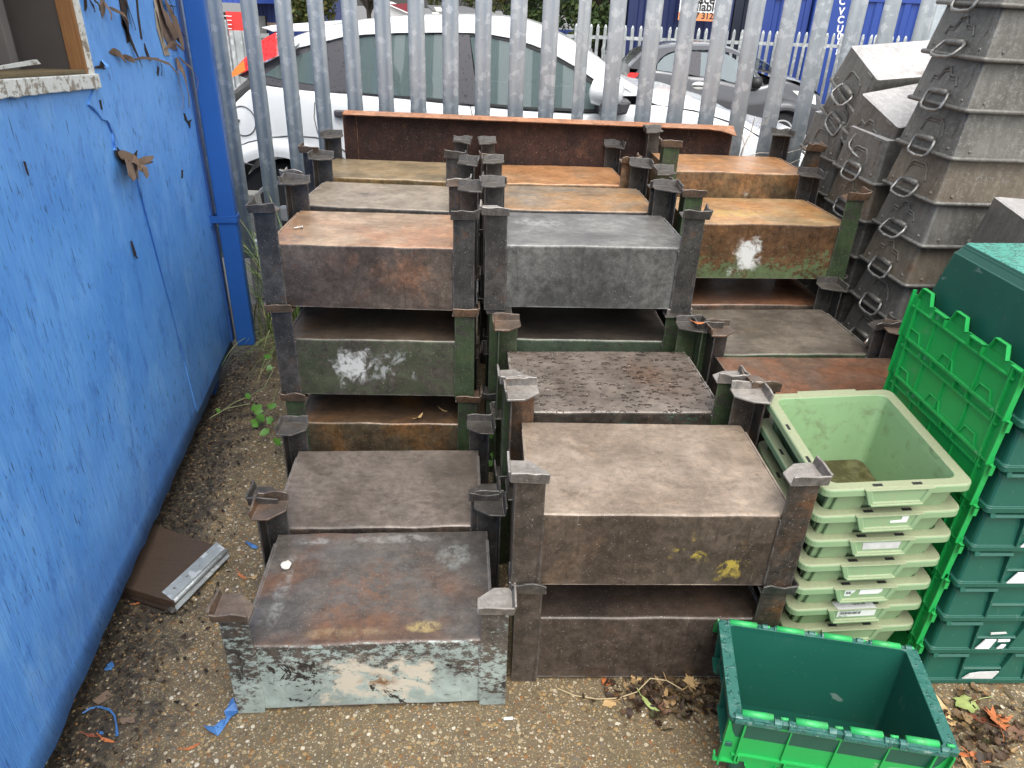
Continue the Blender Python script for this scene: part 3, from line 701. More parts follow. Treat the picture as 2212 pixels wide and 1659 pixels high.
# tall near stack
M0 = TM((1.3673, 2.361, 1.4494), .0268, .0143, .1224)
ords = ['topmost', 'second', 'third', 'fourth', 'fifth', 'sixth', 'seventh', 'eighth', 'ninth', 'tenth', 'eleventh', 'twelfth']
looks = {-1: ('trap', 0), 0: ('step', 0), 1: ('step', 0), 2: ('trap', 0), 3: ('trap', 1), 4: ('step', 0), 5: ('step', 1), 6: ('trap', 0), 7: ('trap', 0), 8: ('step', 0), 9: ('trap', 0)}
for k in range(-1, 10):
    rr_ = random.Random(k+50)
    M = M0 @ Matrix.Translation((rr_.uniform(-.004, .004), rr_.uniform(-.004, .004), -k*TP)) @ Euler((0, 0, R(rr_.uniform(-1, 1)))).to_matrix().to_4x4()
    bead, ru = looks[k]
    extra = {3: 'rust browned tin embossed with letters upside down, ', 2: 'grey tin embossed with figures upside down, ', 5: 'tin with a rust brown long side, '}.get(k, 'grey tin, ')
    r_, parts = tin(extra + ords[k+1] + ' visible in the tall near stack', M, bead, bool(ru))
    def emb(s, x, z, size, face='long'):
        if face == 'long':
            Mx = Matrix.Translation((x, TT*z/TH-.0002, z)) @ Euler((math.pi/2, 0, 0)).to_matrix().to_4x4() @ Euler((0, 0, math.pi)).to_matrix().to_4x4()
        else:
            Mx = Matrix.Translation((TT*z/TH-.0002, x, z)) @ Euler((math.pi/2, 0, -math.pi/2)).to_matrix().to_4x4() @ Euler((0, 0, math.pi)).to_matrix().to_4x4()
        text_obj('embossed_lettering', s, size, MT['wire'], parts[0], Mx, .0016)
    if k == 3: emb('FT  LTD', .245, .090, .036); emb('TOLEFCO', .205, .135, .018, 'end')
    if k == 2: emb('76  94', .290, .098, .034)
# second stack, topmost tin slumped
K2 = 1.035
M2 = TM(sc((1.2759, 2.6413, 1.0178), K2), .0596, -.0387, .1311)
r_, _p = tin('tin with a pale rust speckled base, slumped askew on top of the middle stack', TM(sc((1.3158, 2.688, 1.065), K2), .3579, -.1813, .1716), 'step')
for k in range(7):
    tin(('brown stained tin, ' if k == 1 else 'grey tin, ') + ords[k+1] + ' down in the middle stack behind the tall one', M2 @ Matrix.Translation((0, 0, -k*TP)), 'trap' if k % 2 == 0 else 'step', k == 1)
# third stack, two topmost tins tilted
K3 = 1.09
ML = TM(sc((1.2411, 2.807, 1.2184), K3), .4295, -.0939, .1094)
tin('tin with the widest bright base, tilted on top of the farthest stack', ML, 'trap')
tin('tilted tin with brown streaks, second in the farthest stack', ML @ Matrix.Translation((0, 0, -.128)), 'step')
ML3 = TM(sc((1.2785, 3.0375, 1.0227), 1.04), .0596, -.0387, .1311)
for k in range(6):
    tin('grey tin, ' + ords[k+2] + ' down in the farthest stack by the fence', ML3 @ Matrix.Translation((0, 0, -k*TP*1.0)), 'trap' if k != 1 else 'step')
# stack at the right edge
ME = TM((1.672, 1.850, .905), 0, 0, R(75))
for k in range(8):
    tin('dark tin, ' + ords[k] + ' in the stack at the right edge behind the dark green containers', ME @ Matrix.Translation((0, 0, -k*.129)), 'trap', False)
for L in TINP.values():
    for o in L: bpy.data.objects.remove(o)
bpy.data.objects.remove(hide)

# ------------------------------------------------------------------ pale green stack and nest totes
KT = .87
TW, TL, TPi = .4*KT, .457*KT, .091*KT
def tote_parts(TD):
    """origin: middle of the front rim edge, y going back, rim top at z=0"""
    cy = TL/2
    rg = lambda a, b, r, z: rrect(a, b, r, z, 5, 0, cy)
    bm = BM(); fl = .027; sk = .021
    t = .045 if TD > .17 else .034
    inner = [rg(TW-2*fl-2*t, TL-2*fl-2*t, .02, -TD+.006), rg(TW-2*fl-2*t*.9, TL-2*fl-2*t*.9, .026, -TD+.014), rg(TW-2*fl-.010, TL-2*fl-.010, .02, -.02), rg(TW-2*fl, TL-2*fl, .021, -.001)]
    outer = [rg(TW-.006, TL-.006, .022, 0), rg(TW, TL, .025, -.003), rg(TW+.001, TL+.001, .026, -sk), rg(TW-.006, TL-.006, .024, -sk), rg(TW-.008, TL-.008, .024, -.005),
             rg(TW-2*fl+.012, TL-2*fl+.012, .024, -.006), rg(TW-2*fl-2*t+.012, TL-2*fl-2*t+.012, .024, -TD+.01), rg(TW-2*fl-2*t, TL-2*fl-2*t, .02, -TD)]
    V = loft(bm, inner, True, (True, False), 1)
    loft(bm, [inner[-1]] + outer, True, (False, True), 0)
    # stepped columns under the rim at front and back
    for sy in (0, 1):
        for sx in (-1, 1):
            for (xa, xb, d) in ((.060, .128, .013), (.128, .143, .005)):
                if xb > TW/2-fl: xb = TW/2-fl-.003
                x0, x1 = sorted((sx*xa, sx*xb))
                def rect(z, f):
                    w = t*f; off = fl-.006 + w
                    yf = off-d if sy == 0 else TL-off+d
                    yb = off+.004 if sy == 0 else TL-off-.004
                    return [Vector((x0, yf, z)), Vector((x1, yf, z)), Vector((x1*1.0, yb, z)), Vector((x0, yb, z))]
                loft(bm, [rect(-.007, 0), rect(-TD+.005, .95)], True, (False, True), 0)
    body = bm
    hs = []
    for sy in (0, 1):
        bm = BM(); yf = -.006 if sy == 0 else TL+.006; d = 1 if sy == 0 else -1
        o = [(-.080, -.0005), (.080, -.0005), (.063, -.045), (-.063, -.045)]
        i = [(-.064, -.004), (.064, -.004), (.054, -.038), (-.054, -.038)]
        O = [Vector((x, yf, z)) for x, z in o]; I = [Vector((x, yf, z)) for x, z in i]; Dp = [Vector((x, yf+d*.004, z)) for x, z in i]
        Bk = [Vector((x, yf+d*.026, z)) for x, z in o]
        loft(bm, [Bk, O, I, Dp], True, (True, True))
        add_box(bm, -.060, .060, min(yf-d*.004, yf+d*.003), max(yf-d*.004, yf+d*.003), -.047, -.041)
        hs.append(bm)
    sl = []
    for x in (-.045, .045): b2 = BM(); add_box(b2, x-.011, x+.011, .008, .016, -.002, .0006); sl.append(b2)
    for y in (.13, .28): b2 = BM(); add_box(b2, -TW/2+.008, -TW/2+.015, y*KT-.011, y*KT+.011, -.002, .0006); sl.append(b2)
    return body, hs, sl
tb, ths, tslot = tote_parts(.205)
tb = obj('tub', tb, [MT['tote'], MT['tote_in']], None, smooth=False, bevel=.0015, segs=1)
tb2 = obj('tub', tote_parts(.148)[0], [MT['tote'], MT['tote_in']], None, smooth=False, bevel=.0015, segs=1)
th0 = obj('handle_panel', ths[0], MT['tote'], None, bevel=.002); th1 = obj('handle_panel', ths[1], MT['tote'], None, bevel=.002)
tsl = [obj('slot', b_, MT['black'], None) for b_ in tslot]  # black plates put in for the dark inside of the rim slots
MTo = TM(sc((.9916, 1.519, .4889), KT)+Vector((.012, 0, 0)), .0755, -.0599, .0558)
tot_lab = ['empty pale green tote with rain water in it, on top of its stack', 'second pale green tote down, with a torn white label corner', 'third pale green tote down, with a grimy brown handle panel', 'fourth pale green tote down, with a clean plain handle panel',
           'fifth pale green tote down, with a torn white barcode label', 'sixth pale green tote down, with a numbered white barcode label', 'lowest pale green tote, just behind the open dark green bin']
def label_piece(parent, pts, name='label', mat='label'):
    """flat scrap of paper on the front handle panel (x,z) -> small solid"""
    bm = BM(); add_prism(bm, pts, 'y', -.0030, -.0022); return obj(name, bm, MT[mat], parent)
for k in range(7):
    r = thing('storage_tote', tot_lab[k], 'plastic tote', group='nested pale green totes')
    rr_ = random.Random(k)
    r.matrix_world = MTo @ Matrix.Translation((rr_.uniform(-.002, .002) if k else 0, rr_.uniform(-.002, .002) if k else 0, -k*TPi)) @ Euler((0, 0, R(rr_.uniform(-.6, .6) if k else 0))).to_matrix().to_4x4()
    for src in [tb if k < 6 else tb2, th0, th1]+tsl: put(src, r).name = src.name.split('.')[0]
    if k == 0:
        bm = BM(); loft(bm, [rrect(TW-2*.027-.082, TL-2*.027-.082, .02, -.205+.020, 5, 0, TL/2)], True, (True, False))
        t = NT('dirty rain water', .04, 0, .5); t.set('Base Color', t.mix(t.step(t.noise(14, 6, .7), .4, .65), (.05, .042, .016), (.12, .11, .05)))
        tag(obj('rain_water', bm, t.m, r), kind=None)
    if k == 1: label_piece(r, [(.030, -.006), (.046, -.006), (.044, -.026), (.006, -.026), (.004, -.020), (.030, -.018)])
    if k == 2: label_piece(r, [(-.045, -.008), (.045, -.008), (.043, -.030), (-.043, -.030)], 'label_residue', 'paper_grey')
    if k == 4:
        label_piece(r, [(-.050, -.002), (-.020, -.004), (-.028, -.016), (-.034, -.020), (-.034, -.027), (-.050, -.027)])
        lb = label_piece(r, [(-.012, -.004), (.044, -.004), (.042, -.018), (.034, -.024), (-.014, -.024)])
        bm = BM()
        x = -.047
        for w_ in (.0012, .002, .001, .0024, .0012): add_box(bm, x, x+w_, -.0034, -.0030, -.021, -.012); x += w_+.0011
        obj('barcode', bm, MT['ink'], lb)
    if k == 5:
        lb = label_piece(r, [(-.052, -.000), (.046, -.000), (.046, -.029), (-.052, -.029)])
        bm = BM(); x = -.046; rb = random.Random(4)
        while x < .006:
            w_ = rb.choice((.0008, .0012, .002)); add_box(bm, x, x+w_, -.0034, -.0030, -.020, -.011); x += w_+rb.choice((.0007, .0012))
        obj('barcode', bm, MT['ink'], lb)
        FM = lambda x, z: Matrix.Translation((x, -.0031, z)) @ Euler((math.pi/2, 0, 0)).to_matrix().to_4x4()
        text_obj('lettering', 'Raw Mat', .0062, MT['ink'], lb, FM(-.047, -.0275), .0002)
        text_obj('lettering', 'Box No. 242 / 92 / 38 / 19', .0052, MT['ink'], lb, FM(-.047, -.0085), .0002)
        bm = BM(); add_prism(bm, [(-.054, -.004), (.044, -.004), (.040, .020), (-.060, .020)], 'z', .0005, .0012)
        l2 = obj('label_fold', bm, MT['paper_grey'], r)
        text_obj('lettering', '12-5134', .010, MT['ink'], l2, Matrix.Translation((-.012, .008, .0014)), .0002, bold=.0002)
for o in [tb, tb2, th0, th1]+tsl: bpy.data.objects.remove(o)

# ------------------------------------------------------------------ dark green attached lid containers
def alc_parts(a, b, h, t=.036):
    """native pose: upside down. rim at z=0, base at z=h; a across x, b across y; front end face at -y"""
    rg = lambda A, B, r, z: rrect(A, B, r, z, 3)
    bm = BM()
    out = [rg(a, b, .008, 0), rg(a, b, .008, .014), rg(a-.012, b-.012, .010, .0145), rg(a-.014-2*t*.9, b-.014-2*t*.9, .014, h-.028)]
    ti = [rg(a-.018-2*t*.9, b-.018-2*t*.9, .014, h-.0275), rg(a-.030-2*t, b-.030-2*t, .012, h-.010), rg(a-.036-2*t, b-.036-2*t, .012, h-.002), rg(a-.050-2*t, b-.050-2*t, .012, h)]
    loft(bm, out + ti[:3], True, (False, False), 0)
    loft(bm, ti[2:], True, (False, True), 1)
    w = .004
    inn = [rg(a-.026, b-.056, .008, 0), rg(a-.028, b-.058, .008, .014), rg(a-.022-2*t*.9, b-.022-2*t*.9, .012, h-.03), rg(a-.030-2*t, b-.030-2*t, .012, h-.008)]
    loft(bm, inn, True, (False, True), 0)
    loft(bm, [inn[0], out[0]], True, (False, False), 2)
    # handle recess frames and ribs on both end faces
    for s in (-1, 1):
        def yw(z): return s*(b/2-.006-(t*.9)*(z/(h-.028)))
        def rib(x0, x1, z0, z1, d):
            ya, yb = yw(z0)-s*.004, s*(b/2-.001-.0005)
            ya2 = yw(z1)-s*.004
            lo, hi = (ya, s*(b/2-.012+d)) 
            v = [Vector((x0, ya, z0)), Vector((x1, ya, z0)), Vector((x1, hi, z0)), Vector((x0, hi, z0)), Vector((x0, ya2, z1)), Vector((x1, ya2, z1)), Vector((x1, hi-s*.004, z1)), Vector((x0, hi-s*.004, z1))]
            V = [bm.verts.new(p) for p in v]
            for f in ((0, 1, 2, 3), (4, 5, 6, 7), (0, 1, 5, 4), (1, 2, 6, 5), (2, 3, 7, 6), (3, 0, 4, 7)): bm.faces.new([V[i] for i in f])
        A = a/2
        rib(-A+.026, -A+.109, .099, .106, .013)        # top of left recess
        rib(-A+.103, -A+.109, .014, .099, .013)        # its inner side
        rib(-A+.014, -A+.026, .099, .112, .014)
        rib(-A+.109, A-.085, .050, .0545, .010)         # middle rib
        rib(A-.072, A-.026, .099, .106, .013)
        yo = s*(b/2-.001); yi = lambda z: yw(z)-s*.004
        v = [Vector(q) for q in ((A-.102, yi(.014), .014), (A-.096, yi(.014), .014), (A-.096, yo, .014), (A-.102, yo, .014), (A-.074, yi(.105), .105), (A-.068, yi(.105), .105), (A-.068, yo-s*.003, .105), (A-.074, yo-s*.003, .105))]
        V = [bm.verts.new(p) for p in v]
        for f in ((0, 1, 2, 3), (4, 5, 6, 7), (0, 1, 5, 4), (1, 2, 6, 5), (2, 3, 7, 6), (3, 0, 4, 7)): bm.faces.new([V[i] for i in f])
        rib(A-.024, A-.018, .014, .112, .010)
    return bm
def lid_bm(b, s, phi, wd=.128):
    d = Vector((s*math.cos(phi), 0, math.sin(phi))); nn = Vector((s*math.sin(phi), 0, -math.cos(phi))); Y = Vector((0, 1, 0))
    P3 = lambda p, y, q: d*p + Y*y + nn*q
    bm = BM()
    def blk(p0, p1, y0, y1, q0, q1):
        v = [bm.verts.new(P3(p, y, q)) for p in (p0, p1) for y in (y0, y1) for q in (q0, q1)]
        for f in ((0, 1, 3, 2), (4, 6, 7, 5), (0, 4, 5, 1), (2, 3, 7, 6), (0, 2, 6, 4), (1, 5, 7, 3)): bm.faces.new([v[i] for i in f])
    hb = b/2
    blk(.012, wd, -hb, hb, 0, .003)
    blk(.012, .018, -hb+.03, hb-.03, .003, .009)
    blk(wd-.030, wd-.026, -hb+.025, hb-.012, .003, .010)
    blk(.012, wd+.012, hb-.004, hb, .003, .013); blk(.012, wd+.012, -hb, -hb+.004, .003, .013)
    for y in (-hb+.035, hb-.035): blk(.014, wd-.002, y-.002, y+.002, .003, .012)
    for y in (-hb*.42, hb*.02, hb*.45): blk(.018, wd-.028, y-.0015, y+.0015, .003, .008)
    nt = 3; w = b/nt
    for i in range(nt):
        yc = -hb + w*(i+.62)
        T_ = [(wd-.001, yc-.034), (wd-.001, yc+.034), (wd+.030, yc+.021), (wd+.030, yc-.021)]
        lo = [bm.verts.new(P3(p, y, 0)) for p, y in T_]; hi = [bm.verts.new(P3(p, y, .003)) for p, y in T_]
        bm.faces.new(lo); bm.faces.new(hi)
        for j in range(4): bm.faces.new((lo[j], lo[(j+1) % 4], hi[(j+1) % 4], hi[j]))
        # raised rim of the tooth
        for (pa, ya), (pb, yb) in ((T_[0], T_[3]), (T_[3], T_[2]), (T_[2], T_[1])):
            e = [P3(pa, ya, 0), P3(pb, yb, 0), P3(pb, yb, .013), P3(pa, ya, .013)]
            cen = P3(wd+.012, yc, 0)
            off = [((cen-x).normalized())*.003 for x in (e[0], e[1])]
            V = [bm.verts.new(x) for x in e] + [bm.verts.new(x) for x in (e[0]+off[0], e[1]+off[1], e[2]+off[1], e[3]+off[0])]
            for f in ((0, 1, 2, 3), (4, 5, 6, 7), (0, 1, 5, 4), (1, 2, 6, 5), (2, 3, 7, 6), (3, 0, 4, 7)): bm.faces.new([V[j] for j in f])
        # hollow block between teeth
        y2 = yc - w*.5
        blk(wd-.026, wd-.002, y2-.030, y2-.026, .003, .012); blk(wd-.026, wd-.002, y2+.022, y2+.026, .003, .012); blk(wd-.005, wd-.001, y2-.030, y2+.026, .003, .012)
    return bm
def knuckles(b, n=4):
    g = BM(); dk = BM(); w = b/n
    for i in range(n):
        y0 = -b/2 + w*i
        add_tube(g, [(0, y0+w*.16, .002), (0, y0+w*.74, .002)], .0080, 10)
        add_tube(dk, [(0, y0+w*.02, 0), (0, y0+w*.15, 0)], .0078, 10); add_tube(dk, [(0, y0+w*.75, 0), (0, y0+w*.88, 0)], .0078, 10)
        add_box(dk, -.009, .005, y0+w*.02, y0+w*.88, .001, .010)
        add_tube(g, [(0, y0+w*.88, 0), (0, y0+w*1.02, 0)], .0035, 6)
    return g, dk
def alc(label, M, a, b, h, lids, group=None, name='lidded_container'):
    r = thing(name, label, 'plastic container', group=group); r.matrix_world = M
    key = (a, b, h)
    if key not in alc.cache: 
        o = obj('tub', alc_parts(a, b, h), [MT['alc_dark'], MT['alc_base'], MT['alc_rim']], None, bevel=.0015, segs=1)
        alc.cache[key] = o.data; bpy.data.objects.remove(o)
    o = bpy.data.objects.new('tub', alc.cache[key]); C.objects.link(o); o.parent = r
    bv = o.modifiers.new('bevel', 'BEVEL'); bv.width = .0015; bv.segments = 1; bv.limit_method = 'ANGLE'; bv.angle_limit = R(35)
    for s, phi, mat in lids:
        k2 = (b, s, round(phi, 2), mat)
        if k2 not in alc.cache:
            l = obj('lid', lid_bm(b-(.036 if group else .006), s, R(phi), .128 if group else .155), MT[mat], None, bevel=.0008, segs=1)
            g, dk = knuckles(b-.02); g = obj('hinge_knuckle', g, MT['alc_wornbright'], None, smooth=True); dk = obj('hinge_loop', dk, MT['alc_rim'], None)
            alc.cache[k2] = (l.data, g.data, dk.data)
            for q in (l, g, dk): bpy.data.objects.remove(q)
        dl, dg, dd = alc.cache[k2]
        l = bpy.data.objects.new('lid', dl); C.objects.link(l); l.parent = r; l.location = (s*(a/2+(.006 if group else (-.014 if s < 0 else -.004))), .012 if group else 0, -.012 if group else .008)
        if group: continue
        g = bpy.data.objects.new('hinge_knuckle', dg); C.objects.link(g); g.parent = l; g.location = (0, 0, -.0095)
        d_ = bpy.data.objects.new('hinge_loop', dd); C.objects.link(d_); d_.parent = o; d_.location = (s*(a/2-.004), 0, .002)
        if s > 0: d_.rotation_euler = (0, 0, math.pi)
    return r, o
alc.cache = {}
AA, AB, AHt = .30, .50, .272
AS = Matrix.Translation((1.098, 1.322, .003)) @ Euler((.0024, -.0224, .0294)).to_matrix().to_4x4() @ Matrix.Translation((AA/2, AB/2, 0))
words = ['lowest', 'second lowest', 'third from the bottom', 'fourth from the bottom', 'fifth from the bottom', 'sixth from the bottom', 'seventh from the bottom']
for k in range(8):
    if k < 7: lab = 'upturned dark green lidded container, ' + words[k] + ' in the stack at the right'
    else: lab = 'upturned dark green container with its wet base showing, on top of the stack'
    r, o = alc(lab, AS @ Matrix.Translation((0, 0, k*.1126)), AA, AB, AHt, [(-1, 93, 'alc_bright'), (1, 94, 'alc_bright')], 'stacked dark green containers')
    yl = -AB/2-.0015
    def scrap(pts, mat='label', name='torn_label', y=None):
        bm = BM(); add_prism(bm, pts, 'y', yl-.0016+.003, yl+.004); return obj(name, bm, MT[mat], o)
    if k == 0: scrap([(-.035, .018), (.045, .018), (.055, .044), (.005, .042), (-.02, .036)], 'paper_grey')
    if k == 1:
        scrap([(-.035, .016), (.000, .016), (.010, .048), (-.018, .048)]); scrap([(.020, .016), (.036, .018), (.040, .030), (.028, .030)]); scrap([(.015, .040), (.045, .042), (.045, .048), (.015, .048)])
        scrap([(-.012, .066), (.030, .070), (.026, .074), (-.012, .072)], 'paper_grey')
    if k == 3: scrap([(-.03, .014), (.07, .014), (.08, .047), (-.012, .047)]); scrap([(0, .066), (.03, .064), (.045, .098), (.03, .095)], 'paper_grey')
    if k == 4: scrap([(-.035, .013), (.07, .013), (.07, .034), (.0, .027), (-.025, .030)])
    if k == 5: scrap([(0.0, .014), (.05, .014), (.06, .044), (.02, .05)])

# open bin in front
BA, BB, BH = .272, .452, .258
MB = Matrix.Translation((.7215, 1.1040, BH)) @ Euler((0, 0, R(-98.4))).to_matrix().to_4x4() @ Euler((0, math.pi, 0)).to_matrix().to_4x4()
alc('open dark green bin with bright green lids folded back, standing empty in front', MB, BA, BB, BH, [(1, 60, 'alc_bright'), (-1, 94, 'alc_bright')], None, 'lidded_container')

# ------------------------------------------------------------------ blue plywood shed
t = NT('blue painted weathered plywood', .42, 0, .5)
gr = t.noise(3, 6, .65, t.map(None, (16, 16, 1.0)), .3)
gr2 = t.noise(5, 5, .7, t.map(None, (42, 42, 2.2)), .2)
big = t.noise(2.2, 5, .6); patch = t.noise(5, 6, .65, t.map(None, (1.3, 1, .7)))
col = t.mix(t.step(big, .35, .65), (.090, .295, .74), (.135, .375, .84))
col = t.mix(t.mth('MULTIPLY', t.step(patch, .5, .68), .6), col, (.20, .45, .86))
col = t.mix(t.mth('MULTIPLY', t.step(t.noise(9, 8, .75, t.map(None, (1.5, 1, .6), (4, 2, 2)), .4), .54, .64), .4), col, (.035, .12, .42))
col = t.mix(.65, col, t.mix(gr2, .15, .85), 'OVERLAY')
ck = t.noise(4, 2, .5, t.map(None, (46, 46, 5.0), (3, 1, 7), (0, R(4), 0)), .1)
ckm = t.mth('MULTIPLY', t.step(ck, .648, .665), t.step(t.noise(2.5, 4), .36, .56))
col = t.mix(t.mth('MULTIPLY', ckm, .8), col, (.012, .035, .10))
Xs, Ys, Zs = t.xyz()
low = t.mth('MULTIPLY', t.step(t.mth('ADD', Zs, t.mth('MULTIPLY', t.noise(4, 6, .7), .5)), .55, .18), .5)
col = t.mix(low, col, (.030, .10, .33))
corner_dk = t.mth('MULTIPLY', t.step(t.mth('ADD', t.mth('ADD', Xs, t.mth('MULTIPLY', Zs, .35)), t.mth('MULTIPLY', t.noise(8, 6, .7), .35)), .42, .18), .45)
col = t.mix(corner_dk, col, (.03, .085, .16))  # darker towards the far corner and the foot of the wall
t.set('Base Color', col); t.set('Roughness', t.mth('ADD', t.mth('MULTIPLY', gr, .3), .3))
t.bump(t.mth('SUBTRACT', t.mth('ADD', t.mth('MULTIPLY', gr2, .5), gr), t.mth('MULTIPLY', ckm, .9)), .55, .006)
MT['ply'] = t.m
MT['blue_pipe'] = simple('blue painted metal', (.018, .095, .34), .35, var=.12)
MT['blue_dark'] = simple('dark blue painted timber', (.02, .075, .26), .5, var=.3)
def wood(name, c0, c1, rough=.7, sc_=(30, 30, 2)):
    t = NT(name, rough, 0, .3); g_ = t.noise(4, 6, .7, t.map(None, sc_), .4); f_ = t.noise(12, 5, .7, t.map(None, (sc_[0]*2, sc_[1]*2, sc_[2])))
    t.set('Base Color', t.mix(t.mth('ADD', t.mth('MULTIPLY', g_, .6), t.mth('MULTIPLY', f_, .4)), c0, c1)); t.bump(f_, .6, .003); return t.m
MT['veneer'] = wood('bare weathered veneer', (.05, .032, .022), (.30, .21, .15))
MT['veneer_dark'] = wood('dark rotten plywood', (.010, .007, .006), (.05, .03, .02))
MT['veneer_pale'] = wood('pale exposed ply core', (.22, .18, .13), (.50, .43, .34))
MT['varnish'] = wood('orange brown varnished timber', (.07, .03, .012), (.42, .21, .085), .45, (40, 40, 2))
MT['sill_wood'] = wood('mouldy sill timber', (.05, .038, .02), (.22, .17, .09), .8, (3, 20, 20))
MT['dust_dark'] = simple('dusty dark grey board', (.06, .052, .048), .8, var=.35)
MT['dust_grey'] = simple('dusty grey batten', (.13, .12, .115), .8, var=.25)
MT['tanboard'] = simple('dusty tan board', (.19, .165, .125), .8, var=.08)
t = NT('flaking white paint', .6, 0, .4)
fn = t.noise(26, 7, .75, t.map(None, (1, 1, 1)), .5)
t.set('Base Color', t.mix(t.step(fn, .52, .57), t.mix(t.noise(90, 4), (.52, .55, .52), (.72, .74, .72)), t.mix(t.noise(60, 4), (.16, .13, .10), (.36, .33, .28)))); t.bump(fn, .7, .003)
MT['flake'] = t.m

WA, WB = at_z(500, 745, .10), at_z(130, 1560, .10)
wu = (WB-WA).normalized(); wnv = Vector((-wu.y, wu.x, 0))
if wnv.x < 0: wnv = -wnv
shed = thing('site_shed', 'blue plywood site shed with peeling paint and torn veneer at the left', 'shed', WA, (0, 0, math.atan2(wu.y, wu.x)))
def WP(px, py, off=0.0):
    p = at_plane(px, py, WA, wnv) - WA
    return Vector((p.dot(wu), off, p.z))
W1 = lambda zx, zy, off=0.0: WP(zx*.2728, zy*.2728, off)        # points read off an enlargement of the shed corner
wx0 = WP(190, 170).x; wx1 = wx0+1.0; wz0 = WP(150, 172).z; wz1 = wz0+.95
Ztop = 2.35
# ply sheet with a hole for the window; ragged foot
bm = BM(); xs = [0]; 
while xs[-1] < 4.2: xs.append(xs[-1]+.045)
zs = []
z = 0
while z < Ztop: zs.append(z); z += .06
xs = sorted(set([x for x in xs if abs(x-wx0) > .03 and abs(x-wx1) > .03] + [wx0, wx1])); zs = sorted(set([z for z in zs if abs(z-wz0) > .03 and abs(z-wz1) > .03] + [wz0, wz1]))
grid = {}
for i, x in enumerate(xs):
    for j, z in enumerate(zs):
        y = .004*mnoise.noise(Vector((x*1.6, z*1.4, 2))) + .0015*mnoise.noise(Vector((x*9, z*3, 5)))
        zz = z
        if j == 0:
            zz = -.006+.012*mnoise.noise(Vector((x*14, 3, 1)))+.006*mnoise.noise(Vector((x*45, 7, 1))); y += .007+.006*mnoise.noise(Vector((x*11, 1, 1)))
        if abs(z-wz0) < .001 and x >= wx0: zz += .062*(x-wx0)
        if j == 1: y += .003*mnoise.noise(Vector((x*9, 6, 1)))
        grid[i, j] = bm.verts.new((x, y, zz))
for i in range(len(xs)-1):
    for j in range(len(zs)-1):
        if xs[i] >= wx0-.001 and xs[i+1] <= wx1+.001 and zs[j] >= wz0-.001 and zs[j+1] <= wz1+.001: continue
        bm.faces.new((grid[i, j], grid[i+1, j], grid[i+1, j+1], grid[i, j+1]))
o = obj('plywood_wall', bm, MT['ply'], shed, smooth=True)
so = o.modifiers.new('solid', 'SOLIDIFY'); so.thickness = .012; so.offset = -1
# proud outer veneer layer whose left edge is torn
tear = [(735, 690), (690, 830), (735, 850), (772, 905), (800, 945), (838, 955), (872, 985), (886, 1010), (884, 1060), (893, 1110), (905, 1150), (900, 1190), (935, 1185), (965, 1212), (990, 1195), (1010, 1240), (1035, 1225), (1040, 1290)]
tp = [W1(x, y) for x, y in tear]
tp = [Vector((wx0-.035, 0, Ztop-.02)), Vector((wx0-.035, 0, tp[0].z+.08))] + tp
outl = [(p.x, p.z) for p in tp]
lowp = [outl[-1]]
for i in range(1, 14):           # torn lower edge fading away downwards
    lowp.append((lowp[-1][0]-.016+.012*random.random(), lowp[-1][1]-.055-.02*random.random()))
lowp += [(lowp[-1][0]-.02, .03), (.012, .03), (.012, outl[-1][1])]
bm = BM(); add_prism(bm, lowp, 'y', -.004, .0042)
bmesh.ops.triangulate(bm, faces=[f for f in bm.faces if len(f.verts) > 4])
obj('lower_veneer', bm, MT['ply'], shed)
outl += [(.012, outl[-1][1]+.0005), (.012, Ztop-.02)]
bm = BM(); add_prism(bm, outl, 'y', -.004, .0048)
bmesh.ops.triangulate(bm, faces=[f for f in bm.faces if len(f.verts) > 4])
obj('outer_veneer', bm, MT['ply'], shed)
# corner trim, foot batten, legs, far walls and roof
bm = BM(); add_box(bm, -.034, .012, -.02, .013, .02, Ztop); obj('corner_trim', bm, MT['blue_dark'], shed, bevel=.003)
bm = BM(); add_box(bm, -.02, 4.2, -.09, -.016, -.022, .05); obj('foot_batten', bm, MT['blue_pipe'], shed, bevel=.002)
for x in (.25, 2.17, 3.9):
    bm = BM(); add_box(bm, x-.045, x+.045, -.10, -.028, -.10, -.022); obj('support_leg', bm, MT['blue_pipe'], shed)
bm = BM()
add_box(bm, -.03, 0, -2.2, -.02, 0, Ztop); obj('end_wall', bm, MT['ply'], shed)
bm = BM(); add_box(bm, 0, 4.2, -2.23, -2.2, 0, Ztop); obj('back_wall', bm, MT['ply'], shed)
bm = BM(); add_box(bm, -.06, 4.26, -2.26, .06, Ztop, Ztop+.06); obj('roof', bm, MT['dust_dark'], shed)
bm = BM(); add_box(bm, 0, 4.2, -2.2, -.1, -.02, .0); obj('floor_panel', bm, MT['dust_dark'], shed)
# window
wf = None
bm = BM(); n = 24
add_prism(bm, [(wx0-.024+.003*mnoise.noise(Vector((i, 1, 1))), wz0-.035+(wz1-wz0+.07)*i/n) for i in range(n+1)] + [(wx0-.004, wz1+.035), (wx0-.004, wz0-.035)], 'y', -.01, .012)
wf = obj('window_frame', bm, MT['flake'], shed)
bm = BM()
low_ = [(wx0-.040+(wx1-wx0+.08)*i/40, wz0-.032+.004*mnoise.noise(Vector((i*.7, 2, 1)))) for i in range(41)]
add_prism(bm, low_ + [(wx1+.04, wz0+.003), (wx0-.04, wz0+.003)], 'y', -.006, .016)
obj('window_sill', bm, MT['flake'], wf, bevel=.002)
bm = BM(); add_box(bm, wx0-.004, wx0+.008, -.022, .004, wz0, wz1+.05); add_box(bm, wx0+.008, wx0+.012, -.034, -.004, wz0, wz1+.05); obj('varnished_jamb', bm, MT['varnish'], wf, bevel=.003)
